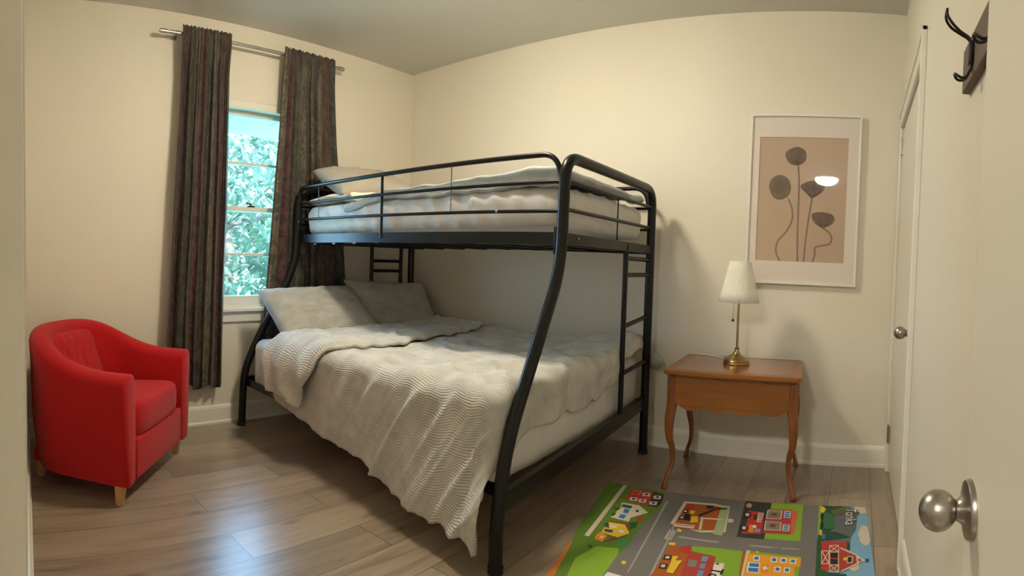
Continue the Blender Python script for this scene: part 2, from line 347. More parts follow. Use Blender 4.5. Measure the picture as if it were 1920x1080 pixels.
st('wall_right', bm, M['wall'])
# front wall: slightly off square, ends at the doorway the photograph is taken from
bm = bmesh.new(); JX, JY = 2.35, -2.950
add_prism(bm, [(0, -2.745), (JX, JY), (JX, -3.09), (0, -3.09)], 0, H)
st('wall_front', bm, M['wall'])
bm = bmesh.new()
add_box(bm, (-0.12, -8.0, 0), (0.0, -3.2, H)); add_box(bm, (-0.12, -8.12, 0), (4.6, -8.0, H)); add_box(bm, (4.5, -8.0, 0), (4.6, 0, H)); 
st('wall_hall', bm, M['wall'])
# doorway lining
bm = bmesh.new()
add_box(bm, (JX, -3.10, 0), (JX+0.018, JY-0.004, H), 0.003); add_box(bm, (JX-0.055, -3.105, 0), (JX+0.012, -3.09, H), 0.004)
add_box(bm, (JX+0.018, -3.04, 0), (JX+0.03, -3.0, H), 0.003)
st('trim_doorway', bm, M['trim'])

def baseboard(name, p0, p1, nrm, h=0.115):
    """p0->p1 along the floor, nrm points into the room"""
    prof = [(0, 0), (0.019, 0), (0.019, 0.012), (0.013, 0.020), (0.0125, h-0.022), (0.010, h-0.012), (0.006, h-0.004), (0, h)]
    bm = bmesh.new(); a = Vector((*p0, 0)); b_ = Vector((*p1, 0)); n3 = Vector((*nrm, 0)).normalized()
    A = [bm.verts.new(a+n3*d+Vector((0, 0, z))) for d, z in prof]; B = [bm.verts.new(b_+n3*d+Vector((0, 0, z))) for d, z in prof]
    k = len(prof)
    for i in range(k): bm.faces.new((A[i], A[(i+1) % k], B[(i+1) % k], B[i]))
    bm.faces.new(A[::-1]); bm.faces.new(B); bmesh.ops.recalc_face_normals(bm, faces=bm.faces)
    return st(name, bm, M['trim'])
baseboard('baseboard_left', (0, -2.74), (0, 0), (1, 0))
baseboard('baseboard_back', (0.02, 0), (RW, 0), (0, -1))
baseboard('baseboard_right', (RW, DY0-0.085), (RW, -3.05), (-1, 0))
baseboard('baseboard_front', (0.02, -2.747), (JX, JY+.001), (0.087, 1))

# closet door in the right wall, shut
d1 = empty('door_1', (RW, (DY0+DY1)/2, 0)); d1['kind'] = 'structure'
def wld(o, p): o.parent = p; o.matrix_parent_inverse = Matrix.Translation(-p.location) if p.rotation_euler.z == 0 else (Matrix.Translation(p.location) @ Matrix.Rotation(p.rotation_euler.z, 4, 'Z')).inverted(); return o
wld(obj('door_leaf', box((RW+0.006, DY0+0.004, 0.008), (RW+0.040, DY1-0.004, DZ-0.005), 0.002), M['door']), d1)
for z in (0.20, 1.715):
    bm = bmesh.new(); add_tube(bm, [(RW-0.006, DY1+0.003, z-0.045), (RW-0.006, DY1+0.003, z+0.045)], 0.006, 10)
    add_box(bm, (RW-0.003, DY1-0.02, z-0.043), (RW+0.007, DY1, z+0.043)); add_tube(bm, [(RW-0.006, DY1+0.003, z-0.052), (RW-0.006, DY1+0.003, z-0.046)], 0.004, 8); add_tube(bm, [(RW-0.006, DY1+0.003, z+0.046), (RW-0.006, DY1+0.003, z+0.054)], 0.004, 8)
    wld(obj('hinge', bm, M['nickel'], autos=40), d1)
def knob(parent, x, y, z, s=1.0, rose=0.036):
    """door knob whose axis points towards -x from a door face at x"""
    mt = Matrix.Translation((x, y, z)) @ Matrix.Rotation(-PI/2, 4, 'Y')
    rs = [(0, 0), (rose, 0), (rose, 0.004), (rose-0.002, 0.0075), (rose*0.72, 0.0085), (0.0165, 0.0125), (0.0125, 0.018)]
    kb = [(0.0125, 0.014), (0.0120, 0.019), (0.0130, 0.021)]
    for i in range(15):
        a = math.radians(-62+i*(152/14)); kb.append((0.0245*math.cos(a) if i < 14 else 0.0, 0.0415+0.0235*math.sin(a)))
    o1 = obj('knob_rose', lathe(rs, 40, mt), M['nickel'], autos=40); wld(o1, parent)
    o2 = obj('door_knob', lathe(kb, 40, mt), M['nickel'], autos=60); wld(o2, parent)
knob(d1, RW+0.006, DY0+0.075, 0.815)
# casing round the closet door
bm = bmesh.new(); cw = 0.075
for (a, b_) in (((DY0-cw, 0), (DY0, DZ+cw)), ((DY1, 0), (DY1+0.07, DZ+cw)), ((DY0, DZ), (DY1, DZ+cw))):
    add_box(bm, (RW-0.013, a[0], a[1]), (RW, b_[0], b_[1]), 0.003)
add_box(bm, (RW-0.021, DY0-cw-0.008, 0), (RW, DY0-cw+0.012, DZ+cw+0.008), 0.004)
add_box(bm, (RW-0.021, DY0-cw-0.008, DZ+cw-0.012), (RW, DY1+.07, DZ+cw+0.008), 0.004)
st('trim_closet', bm, M['trim'])

# open bedroom door, standing against the right wall
DX = 3.262
d2 = empty('door_2', (DX+0.02, -3.085, 0)); d2['kind'] = 'structure'
wld(obj('door_leaf', box((DX, -3.085, 0.010), (DX+0.036, -2.315, 2.04), 0.002), M['door']), d2)
knob(d2, DX, -2.352, 0.732)

# window
w1 = empty('window_1', (0, (WY0+WY1)/2, WZ0)); w1['kind'] = 'structure'
bm = bmesh.new()
for (a, b_) in (((WY0-.06, WZ0-0.01), (WY0, WZ1)), ((WY1, WZ0-0.01), (WY1+.06, WZ1))):
    add_box(bm, (0, a[0], a[1]), (0.014, b_[0], b_[1]), 0.003)
add_box(bm, (-0.12, WY0, WZ0), (-0.001, WY0+0.022, WZ1), 0.002); add_box(bm, (-0.12, WY1-0.022, WZ0), (-0.001, WY1, WZ1), 0.002)
add_box(bm, (-0.12, WY0, WZ1-0.045), (-0.001, WY1, WZ1), 0.002); add_box(bm, (-0.12, WY0, WZ0-.0), (-0.001, WY1, WZ0+0.03), 0.002)
wld(obj('window_frame', bm, M['trim']), w1)
def sash(name, x, z0, z1, zm, rail=0.045, top=0.03):
    bm = bmesh.new(); y0, y1 = WY0+0.022, WY1-0.022
    add_box(bm, (x-0.016, y0, z0), (x+0.016, y0+0.045, z1), 0.003); add_box(bm, (x-0.016, y1-0.045, z0), (x+0.016, y1, z1), 0.003)
    add_box(bm, (x-0.016, y0+.045, z0), (x+0.016, y1-.045, z0+rail), 0.003); add_box(bm, (x-0.016, y0+.045, z1-top), (x+0.016, y1-.045, z1), 0.003)
    add_box(bm, (x-0.010, y0+.045, zm-0.008), (x+0.010, y1-.045, zm+0.008), 0.002)
    o = wld(obj(name, bm, M['trim']), w1)
    g = obj('pane', box((x-0.002, y0+.04, z0+0.02), (x+0.002, y1-.04, z1-0.015)), M['glass']); g.parent = o
    return o
sash('upper_sash', -0.080, 1.315, 1.945, 1.62, 0.03, 0.03)
sash('lower_sash', -0.042, 0.73, 1.345, 1.045, 0.055, 0.03)
bm = bmesh.new(); add_box(bm, (-0.05, -1.375, 1.345), (-0.018, -1.325, 1.352), 0.002); add_tube(bm, fillet([(-0.034, -1.35, 1.352), (-0.034, -1.35, 1.362), (-0.026, -1.385, 1.366)], 0.006), 0.0055, 8)
wld(obj('sash_latch', bm, M['iron'], autos=40), w1)
wld(obj('window_stool', box((-0.04, WY0-0.08, WZ0-0.012), (0.034, WY1+0.08, WZ0+0.012), 0.005), M['trim']), w1)
bm = box((0, WY0-0.06, WZ0-0.075), (0.014, WY1+0.06, WZ0-0.013), 0.003); wld(obj('window_apron', bm, M['trim']), w1)

# ------------------------------------------------------------------ outside
st_ = obj('ground_outside', box((-30, -20, -0.45), (-0.13, 30, -0.40)), M['lawn']); st_['kind'] = 'structure'
bm = bmesh.new(); add_box(bm, (-0.98, -6, 2.12), (-0.125, 6, 2.20)); add_box(bm, (-1.02, -6, 2.03), (-0.94, 6, 2.24), 0.01)
for k in range(30): add_box(bm, (-0.94, -5.9+k*0.4, 2.112), (-0.13, -5.88+k*0.4, 2.12))
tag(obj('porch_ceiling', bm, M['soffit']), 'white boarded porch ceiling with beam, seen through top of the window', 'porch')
def leaf_tree(cx, cy, zc, rx, ry, rz, n, label, seed, zmax=3.45):
    rnd = random.Random(seed)
    root = empty('tree', (cx, cy, -0.4)); tag(root, label, 'tree', 'trees outside the window')
    bm = bmesh.new()
    for _ in range(n):
        while True:
            p = Vector((rnd.uniform(-1, 1), rnd.uniform(-1, 1), rnd.uniform(-1, 1)))
            if 0.45 < p.length < 1: break
        p = Vector((p.x*rx, p.y*ry, p.z*rz+zc+0.4))*1.0
        if p.z-0.4 > zmax+0.25*ns(p.x+seed, p.y*.9): continue
        if ns(p.x*1.1+seed, p.y*1.1, p.z*1.1) < -0.15: continue
        s = rnd.uniform(0.06, 0.12); q = Matrix.Rotation(rnd.uniform(0, 2*PI), 4, 'Z') @ Matrix.Rotation(rnd.uniform(-1.1, 1.1), 4, 'X') @ Matrix.Rotation(rnd.uniform(-.6, .6), 4, 'Y')
        pts = [(0, -1, 0), (.5, -.3, .12), (.45, .4, .1), (0, 1.1, -.1), (-.45, .4, .1), (-.5, -.3, .12)]
        vs = [bm.verts.new(p+(q @ Vector(t))*s) for t in pts]
        bm.faces.new((vs[0], vs[1], vs[2], vs[3])); bm.faces.new((vs[0], vs[3], vs[4], vs[5]))
    obj('foliage', bm, M['leaf'], root)
    bm = bmesh.new(); add_tube(bm, [(0, 0, 0), (0.05, 0.02, 1.2), (-.05, 0.1, zc+.3)], [0.16, 0.12, 0.07], 10)
    for k in range(7):
        a = rnd.uniform(0, 2*PI); z = rnd.uniform(0.7, zc+.3); add_tube(bm, [(0, 0, z), (math.cos(a)*rx*.35, math.sin(a)*ry*.35, z+.25), (math.cos(a)*rx*.75, math.sin(a)*ry*.75, z+.75)], [0.05, 0.035, 0.012], 7)
    obj('trunk', bm, M['bark'], root, autos=60)
leaf_tree(-6.6, 1.6, 1.95, 2.3, 2.6, 1.8, 9000, 'bright leafy tree filling the middle of the window view', 3)
leaf_tree(-12.5, 6.6, 2.6, 2.8, 2.8, 2.6, 6500, 'tall leafy tree standing farthest to the right outside', 5, 5.0)
#leaf_tree(-8.6, -4.6, 2.2, 2.6, 2.4, 2.2, 5000, 'broad leafy tree standing to the left outside', 8)

# ------------------------------------------------------------------ ceiling lamps
def ceiling_lamp(x, y, strength, label, rad=0.15, col=(1.0, 0.87, 0.66)):
    root = empty('ceiling_light', (x, y, H)); tag(root, label, 'ceiling light')
    obj('lamp_base', lathe([(0, 0), (rad+0.012, 0), (rad+0.012, -0.03), (rad-0.004, -0.034), (0, -0.034)], 48), M['nickel'], root, autos=40)
    pr = [(rad-0.004, -0.034)]+[(rad*math.cos(a), -0.036-0.085*math.sin(a)) for a in [PI/2*k/9 for k in range(9)]]+[(0, -0.121)]
    obj('glass_dome', lathe(pr, 48), mat_emit('lamp_glow', col, strength), root, smooth=True)
    obj('finial', lathe([(0.009, -0.118), (0.009, -0.126), (0.005, -0.133), (0, -0.136)], 14), M['nickel'], root, smooth=True)
ceiling_lamp(1.50, -1.36, LAMP_W, 'round frosted dome lamp on the bedroom ceiling above the bed side')
ceiling_lamp(2.62, -4.9, HALL_W, 'round frosted dome lamp on the hall ceiling behind the doorway', 0.16, (1.0, 0.94, 0.84))

# ------------------------------------------------------------------ bunk bed
bunk = empty('bunk_bed', (1.05, -0.85, 0)); tag(bunk, 'black tubular metal bunk bed, narrow bunk over a wide one', 'bunk bed')
def bp_(name, bm, m=None, par=None, **k):
    o = obj(name, bm, m or M['black'], **(k or dict(autos=50)))
    if par: o.parent = par
    else: wld(o, bunk)
    return o
HX, FX = 0.115, 2.0
R_ = 0.0235
# end frames: one bent tube each, back post up, over, down and splayed out at the front
foot_pts = [(FX, -0.155, 0.0), (FX, -0.155, 1.45), (FX, -1.118, 1.45), (FX, -1.118, 0.985), (FX+0.036, -1.50, 0.385), (FX+0.045, -1.552, 0.0)]
foot_pts = [(2.0, -0.155, 0.0), (2.0, -0.155, 1.447), (2.0, -1.105, 1.447), (2.0, -1.118, 1.0), (2.028, -1.488, 0.40), (2.048, -1.560, 0.16), (2.052, -1.562, 0.0)]
head_pts = [(HX, -0.085, 0.0), (HX, -0.085, 1.455), (HX, -1.085, 1.455), (HX, -1.10, 0.99), (HX, -1.385, 0.50), (HX, -1.462, 0.33), (HX-.01, -1.47, 0.0)]
for P_, nm in ((foot_pts, 'end_frame'), (head_pts, 'end_frame')):
    fr_ = bp_(nm, tube(fillet(P_, [0, .10, .10, .13, .13, .13, 0], 10), R_, 18))
    for q in (P_[0], P_[-1]):
        bp_('floor_cap', lathe([(0.0265, 0), (0.0265, 0.022), (0.0245, 0.024)], 18, Matrix.Translation((q[0], q[1], 0.0))), M['hole'], fr_)
# upper deck rails (L-section), front, back, and both ends
YF, YB = -1.082, -0.155
def bar_box(bm, a, b, t, h):
    """flat bar from a to b, thickness t across, height h"""
    a = Vector(a); b = Vector(b); d = (b-a).normalized(); n = d.cross(Vector((0, 0, 1))).normalized()*t/2; z = Vector((0, 0, h/2))
    vs = [bm.verts.new(p+s1*n+s2*z) for p in (a, b) for s1 in (-1, 1) for s2 in (-1, 1)]
    for q in ((0, 1, 3, 2), (4, 6, 7, 5), (0, 4, 5, 1), (2, 3, 7, 6), (0, 2, 6, 4), (1, 5, 7, 3)): bm.faces.new([vs[i] for i in q])
    bmesh.ops.recalc_face_normals(bm, faces=bm.faces); return bm
for y in (YF, YB):
    bm = bmesh.new(); bar_box(bm, (HX+.01, y, 1.150), (FX-.01, y, 1.122), 0.004, 0.052); bar_box(bm, (HX+.01, y+(.018 if y < -.5 else -.018), 1.126), (FX-.01, y+(.018 if y < -.5 else -.018), 1.098), 0.034, 0.004)
    bp_('upper_side_rail', bm)
for x in (HX, FX):
    bm = bmesh.new(); zz = 1.165 if x == HX else 1.122
    bar_box(bm, (x, YF-.02, zz), (x, YB, zz), 0.018, 0.044)
    bp_('upper_end_rail', bm)
bm = bmesh.new()
for k in range(9): bar_box(bm, (0.30+k*0.19, YF, 1.112), (0.30+k*0.19, YB, 1.112), 0.028, 0.008)
bp_('upper_slats', bm)
# guard rails front and back
def guard(y, label=None):
    yo = 0.0
    top = fillet([(HX+0.012, y, 1.36), (HX+0.012, y, 1.466), (FX-0.055, y, 1.462), (FX-0.02, y, 1.33)], [0, .09, .16, 0], 10)
    g = bp_('guard_rail', tube(top, 0.0115, 14))
    for z0, z1 in ((1.368, 1.350), (1.268, 1.232)):
        bm = bmesh.new(); add_tube(bm, [(HX+.012, y, z0), (FX-.015, y, z1)], 0.0078, 12); bp_('rail_bar', bm, None, g)
    for x, rr, z0, zt in ((0.905, 0.008, 1.135, 1.464), (1.385, 0.0028, 1.245, 1.46), (0.33, 0.0028, 1.26, 1.46)):
        bm = bmesh.new(); add_tube(bm, [(x, y+0.004, z0), (x, y+0.004, zt)], rr, 10); bp_('upright' if rr > .005 else 'spacer_rod', bm, M['black'] if rr > .005 else M['grey_rod'], g)
    return g
guard(YF-0.004); guard(YB+0.02)
for x, y, z, ax in ((1.66, YF-.012, 1.239, 'S'), (FX+.0095, -1.0, 1.127, 'F'), (HX+.03, -1.102, 1.255, 'S')):
    t_ = lathe([(0, 0), (0.006, 0), (0.005, 0.004), (0, 0.005)], 12, Matrix.Translation((x, y, z)) @ Matrix.Rotation(PI/2, 4, 'Y' if ax == 'F' else 'X'))
    bp_('bolt_cap', t_, M['nickel'], smooth=True)
# mid bars across both ends
for x in (HX, FX):
    for z0, z1 in ((1.352, 1.352), (1.238, 1.240)):
        bp_('end_bar', tube([(x, -1.10, z0), (x, YB if x == FX else -0.085, z1)], 0.0085, 12))
bp_('end_upright', tube([(FX, -0.60, 1.13), (FX, -0.60, 1.352)], 0.0035, 8)); bp_('end_upright', tube([(HX, -0.55, 1.17), (HX, -0.55, 1.352)], 0.0035, 8))
# ladders at both ends
def ladder(x, ya, yb, zb, rungs, post):
    g = bp_('ladder', tube([(x, ya, zb), (x, ya, 1.135)], 0.0135, 14))
    if not post: bp_('ladder_side', tube([(x, yb, zb), (x, yb, 1.135)], 0.0135, 14), None, g)
    for z0, z1 in rungs: bp_('rung', tube([(x, ya, z0), (x, yb, z1)], 0.0115, 12), None, g)
ladder(FX, -0.487, YB, 0.285, ((1.065, 1.065), (0.982, 0.985), (0.725, 0.76), (0.49, 0.515)), True)
ladder(HX, -0.470, -0.190, 0.285, ((1.02, 1.02), (0.95, 0.95), (0.70, 0.70), (0.50, 0.50)), False)
# lower rails
bm = bmesh.new(); bar_box(bm, (HX, -1.448, 0.272), (2.04, -1.528, 0.255), 0.005, 0.045); bar_box(bm, (HX, -1.43, 0.250), (2.04, -1.510, 0.235), 0.035, 0.005); bp_('lower_side_rail', bm)
bm = bmesh.new(); bar_box(bm, (HX, -0.13, 0.272), (FX, -0.15, 0.272), 0.005, 0.045); bp_('lower_side_rail', bm)
bm = bmesh.new(); bar_box(bm, (2.03, -1.53, 0.212), (FX-.01, YB, 0.282), 0.028, 0.066); bp_('lower_end_rail', bm)
bm = bmesh.new(); bar_box(bm, (HX, -1.455, 0.285), (HX, -0.085, 0.285), 0.03, 0.036); bp_('lower_end_rail', bm)
bm = bmesh.new()
for k in range(9): bar_box(bm, (0.30+k*0.19, -1.46, 0.262), (0.30+k*0.19, -0.14, 0.262), 0.028, 0.008)
bp_('lower_slats', bm)
bp_('lower_center_bar', tube([(1.06, -1.49, 0.24), (1.06, -0.14, 0.24)], 0.014, 12))
# post connectors at front of foot frame
bm = bmesh.new(); add_box(bm, (FX-0.05, YF-0.016, 1.06), (FX-0.014, YF+.005, 1.17), 0.003); bp_('corner_bracket', bm)

# ------------------------------------------------------------------ mattresses
def soft_block(x0, x1, y0, y1, z0, z1, rad=0.05, wr=0.006, nx=90, ny=60, seed=0, front_creases=False, dy0=0.0, sag=None):
    """closed rounded slab with sheet wrinkles on its faces"""
    bm = bmesh.new(); cx, cy, cz = (x0+x1)/2, (y0+y1)/2, (z0+z1)/2; hx, hy, hz = (x1-x0)/2, (y1-y0)/2, (z1-z0)/2
    bmesh.ops.create_cube(bm, size=2)
    for e_ax, cuts in ((0, nx), (1, ny), (2, 14)):
        es = [e for e in bm.edges if abs(abs(e.verts[0].co[e_ax]-e.verts[1].co[e_ax])-2) < 1e-4]
        bmesh.ops.subdivide_edges(bm, edges=es, cuts=cuts, use_grid_fill=True)
    for v in bm.verts:
        p = Vector((v.co.x*hx, v.co.y*hy, v.co.z*hz))
        q = Vector((max(-(hx-rad), min(hx-rad, p.x)), max(-(hy-rad), min(hy-rad, p.y)), max(-(hz-rad), min(hz-rad, p.z))))
        d = p-q
        n = d.normalized() if d.length > 1e-6 else Vector((0, 0, 1))
        if d.length > 1e-6: p = q+n*rad
        # face bulge
        p.x += 0.012*(1-v.co.y**2)*(1-v.co.z**2)*(1 if v.co.x > .99 else -1 if v.co.x < -.99 else 0)
        wx = cx+p.x
        k = wr*ns(wx*3.1+seed, p.y*3.1, p.z*5)
        if abs(n.y) > 0.5 or abs(n.x) > 0.5:
            s_ = (wx if abs(n.y) > .5 else p.y)
            k += wr*1.6*(abs(math.sin(s_*26+p.z*16+3*ns(s_*2.0+seed, p.z*2)))**3)*smooth(ns(s_*1.6, seed+4.1)+.55) if front_creases else wr*.8*ns(s_*13+seed, p.z*2.5)
        p += n*k
        if sag: p.z += sag((wx-x0)/(x1-x0), (p.y+hy)/(2*hy))
        if dy0 and p.y < 0: p.y += dy0*(wx-x0)/(x1-x0)*(-p.y/hy)
        v.co = Vector((cx, cy, cz))+p
    return bm
tag(obj('mattress', soft_block(0.15, 1.950, -1.425, -0.13, 0.240, 0.535, 0.06, 0.006, 90, 60, 1, dy0=-0.06, sag=lambda a, b: -0.038*a*a*(1-b)), M['sheet'], smooth=True),
    'wide mattress in a white fitted sheet on the lower bunk', 'mattress')
tag(obj('mattress', soft_block(0.145, 1.955, -1.050, -0.170, 1.175, 1.350, 0.055, 0.009, 190, 50, 6, True), M['sheet'], smooth=True),
    'narrow mattress in a creased white fitted sheet on the upper bunk', 'mattress')

# ------------------------------------------------------------------ bedding, lower bunk
def polyl(T, x):
    if x <= T[0][0]: return T[0][1]
    for (a, va), (b, vb) in zip(T, T[1:]):
        if x <= b:
            t = (x-a)/(b-a); t = t*t*(3-2*t)*.5+t*.5; return va+(vb-va)*t
    return T[-1][1]
# hem of the front drape: height above the floor by x
HEM = [(0.45, 0.30), (0.56, 0.225), (0.80, 0.200), (1.0, 0.165), (1.2, 0.150), (1.4, 0.130), (1.62, 0.090), (1.78, 0.080), (1.90, 0.075), (1.97, 0.10), (2.03, .15)]
TOPZ = 0.590
XH, XF = 0.50, 1.965
def edge_y(x): return -1.395-0.05*smooth((x-.4)/1.6)        # where the drape starts to fall
def top_bump(x, y):
    z = TOPZ+0.016*ns(x*2.4+3, y*2.4)+0.011*ns(x*6, y*6+5)+0.007*(1-abs(ns(x*5+1.5, y*8+x*3))*3.2)
    z += 0.045*smooth((x-1.45)/.5)*smooth((y+0.75)/.5)      # fluffed up towards the back foot corner
    z += 0.02*math.exp(-((y+0.14)/.1)**2)
    z += (0.014*ns(x*9+2, y*8)+0.012*(1-abs(ns(x*4+9, y*5))*3))*smooth((x-1.35)/.35)
    return z
def duvet_point(a, b, lift=0.0):
    """a along the bed 0..1 (head to past the foot edge), b across 0 (wall) .. 1 (hem of the front drape)"""
    La = (XF-XH); over = 0.26
    s = a*(La+over); r0 = 0.055; r1 = 0.085
    x = XH+min(s, La-0.03); qx = max(0, s-(La-0.03))
    fe = -edge_y(x)-0.13; hem = polyl(HEM, x); L = fe+TOPZ-hem+0.04
    t = b*L; y = -0.13-min(t, fe); qy = max(0, t-fe)
    qx *= lerp(0.42, 1.0, smooth((-y-0.30)/0.55))*(0.86+0.30*ns(y*3.2, 1.7))   # the foot overhang deepens towards the front
    q = math.hypot(qx, qy); dropx = qx; dy = 0
    if q > 0:
        ux, uy = qx/q, qy/q; rr = lerp(r1, r0, ux*ux); th = min(q/rr, PI/2)
        q *= 1-0.10*(2*ux*uy)**2
        h_ = rr*(1-math.cos(th))+max(0, q-rr*PI/2); out = rr*math.sin(th)+0.16*max(0, q-rr*PI/2)*(2*ux*uy)**1.5
        X = x+out*ux; Y = y-out*uy; z = top_bump(X, Y)-h_; dy = h_*smooth(uy*1.6); dropx = h_*smooth(ux*1.6)
    else: X, Y = x, y; z = top_bump(X, Y)
    # creases of the drape run down towards the head
    if dy > 0:
        k = smooth(dy/0.16)
        ph = X*1.0-(TOPZ-z)*(-0.62)
        w_ = 0.0
        for fq, am, sd in ((13, .50, 0.0), (23, .32, 2.1), (37, .16, 4.0)):
            w_ += am*(1-abs(math.sin(ph*fq+sd+1.3*ns(ph*3, sd, z*2))))**1.6
        amp = 0.044*(0.35+0.65*smooth((X-.6)/.9))*(1 if q == 0 else smooth(uy*1.2))
        Y -= k*(w_*amp-0.006)+0.075*smooth((dy-.1)/.4)*smooth((X-1.2)/.8)
        z += k*0.010*ns(ph*9, 3.3)
    if dropx > 0:
        k = smooth(dropx/0.1); X += k*0.012*math.sin(Y*21+3*ns(Y*2, 8.0))+0.012*ns(Y*9, z*6)
    z += lift
    return X, Y, z
def duvet_uv(a, b): return (a*1.66, b*1.85)
duv = obj('duvet', grid(190, 190, lambda a, b: duvet_point(a, b), duvet_uv, True), [M['duvet'], M['under']], smooth=True)
tag(duv, 'rumpled cream and grey wavy-lined duvet draped over the lower bunk', 'duvet')
md = duv.modifiers.new('thickness', 'SOLIDIFY'); md.thickness = 0.022; md.offset = -1; md.material_offset = 1; md.material_offset_rim = 0
# the turned-back head end, lying on the duvet
def flap_point(a, b):
    xf = polyl([(0, 0.90), (0.45, 1.02), (0.62, 1.13), (0.72, 1.08), (0.85, 0.96), (1.0, 0.84)], b)   # its loose edge
    x0 = polyl([(0, 0.44), (0.5, 0.48), (0.75, .50), (1.0, 0.44)], b)
    e = 0.035
    x = lerp(x0-0.01, xf, a)
    hem = lerp(0.32, 0.265, a)+0.012*ns(a*7, 2.0)
    fe = -edge_y(x)-0.135; L = fe+TOPZ-hem+0.05; t = b*L*0.985+0.01
    y = -0.135-min(t, fe); dy = outy = 0
    if t > fe:
        q = t-fe; rr = 0.10; th = min(q/rr, PI/2); outy = rr*math.sin(th); dy = rr*(1-math.cos(th))+max(0, q-rr*PI/2)
    Y = y-outy; z = top_bump(x, Y)-dy
    edge = smooth((1-a)/0.07); edge0 = smooth(a/0.05)
    th_ = 0.020+0.016*edge*edge0
    th_ += 0.010*ns(x*9, Y*5)+0.006*ns(x*19, Y*11+4)
    if dy > 0:
        k = smooth(dy/0.14); Y -= th_*k+k*(0.020*(1-abs(math.sin(x*17+z*9+ns(x*4, z*3)*2)))+0.012); z += th_*(1-k)
        x += k*0.02*ns(z*7, a*3)
    else: z += th_
    return x, Y, z
fl = obj('turned_back_end', grid(70, 150, flap_point, lambda a, b: (a*.62+3, b*1.75), True), [M['duvet'], M['under']], duv, smooth=True)
md = fl.modifiers.new('thickness', 'SOLIDIFY'); md.thickness = 0.014; md.offset = -1; md.material_offset = 1
# corner of the duvet pushed out past the back foot post
def lump(c, rx, ry, rz, sd, n=28):
    bm = grid(n, n, lambda a, b: tuple(Vector(c)+Vector((rx*math.cos(2*PI*a)*math.sin(PI*b), ry*math.sin(2*PI*a)*math.sin(PI*b), rz*math.cos(PI*b)))*(1+.22*ns(math.cos(2*PI*a)*1.6+sd, math.sin(2*PI*a)*1.6, b*3))), lambda a, b: (a*.6, b*.4))
    bmesh.ops.remove_doubles(bm, verts=bm.verts, dist=1e-5); return bm
obj('duvet_corner', lump((2.022, -0.085, 0.50), 0.045, 0.022, 0.040, 2.0), M['pillow'], duv, smooth=True)

def pillow_bm(w_, h_, t_, seed=0, n=40, pinch=0.16, px=4.0):
    """lies in the xy plane, centre at origin; w_ along x, h_ along y"""
    bm = bmesh.new(); uvl = bm.loops.layers.uv.new('UVMap')
    def pt(u_, v_, s):
        cu = 1-pinch*0.5*(1-abs(v_)**2.2)*0.6; cv = 1-pinch*(1-abs(u_)**2.2)*0.6
        x = w_/2*u_*cu; y = h_/2*v_*cv
        th = (max(0, 1-abs(u_)**px)*max(0, 1-abs(v_)**px))**0.55
        wr = 1+0.10*ns(u_*1.7+seed, v_*1.7, s)+0.05*ns(u_*5+seed, v_*5, s)
        e = 0.012*ns(u_*7+seed, v_*7, s*2)*th
        return (x, y, s*t_/2*th*wr+e)
    for s in (1, -1):
        V = [[bm.verts.new(pt(-1+2*i/n, -1+2*j/n, s)) for j in range(n+1)] for i in range(n+1)]
        for i in range(n):
            for j in range(n):
                q = (V[i][j], V[i+1][j], V[i+1][j+1], V[i][j+1]); c = ((i, j), (i+1, j), (i+1, j+1), (i, j+1))
                if s < 0: q = q[::-1]; c = c[::-1]
                fc = bm.faces.new(q)
                for lp, (a, b) in zip(fc.loops, c): lp[uvl].uv = (a/n*w_, b/n*h_+seed)
    bmesh.ops.remove_doubles(bm, verts=bm.verts, dist=1e-4)
    return bm
def place(o, origin, xd, yd):
    xd = Vector(xd).normalized(); yd = Vector(yd); yd = (yd-xd*yd.dot(xd)).normalized(); zd = xd.cross(yd)
    o.matrix_world = Matrix(((xd.x, yd.x, zd.x, origin[0]), (xd.y, yd.y, zd.y, origin[1]), (xd.z, yd.z, zd.z, origin[2]), (0, 0, 0, 1)))
    return o
p = tag(obj('pillow', pillow_bm(0.70, 0.46, 0.17, 1), M['pillow'], smooth=True), 'grey wavy-lined pillow on the lower bunk nearest the window', 'pillow', 'lower bunk pillows')
place(p, (0.380, -1.080, 0.695), (0.02, 0.99, 0.02), (-0.34, 0.02, 0.27))
p = tag(obj('pillow', pillow_bm(0.68, 0.44, 0.16, 5), M['pillow'], smooth=True), 'grey wavy-lined pillow on the lower bunk next to the back wall', 'pillow', 'lower bunk pillows')
place(p, (0.320, -0.44, 0.700), (0.10, 0.98, -0.04), (-0.20, 0.04, 0.29))

# ------------------------------------------------------------------ bedding, upper bunk
def upd(a, b):
    x = lerp(0.56, 1.985, a); yb = -0.19; fe = 0.845; L = fe+0.07+lerp(.0, .03, a)+0.02*ns(a*5, 3.1); t = b*L
    y = yb-min(t, fe); dy = outy = 0
    if t > fe:
        q = t-fe; rr = 0.03; th = min(q/rr, PI/2); outy = rr*math.sin(th); dy = rr*(1-math.cos(th))+max(0, q-rr*PI/2)
    Y = y-outy
    z = 1.392+0.018*smooth((x-1.0)/.9)+0.014*ns(x*5, Y*4)+0.007*ns(x*15, Y*9)
    z -= dy+0.05*(1-smooth((x-.56)/.35))
    dx = max(0, x-1.945)
    if dx > 0: z -= 0.05*(dx/0.04)**1.5*(.6+.5*ns(Y*5, 2)); x = 1.945+dx*.55
    z += 0.02*math.exp(-((x-1.80)/.10)**2)*smooth((-Y-.6)/.3)
    return x, Y, z
du2 = obj('duvet', grid(130, 80, upd, lambda a, b: (a*1.5, b*1.1), True), M['duvet_blue'], smooth=True)
tag(du2, 'pale blue-grey thin duvet spread over the upper bunk', 'duvet')
solid(du2, 0.028)
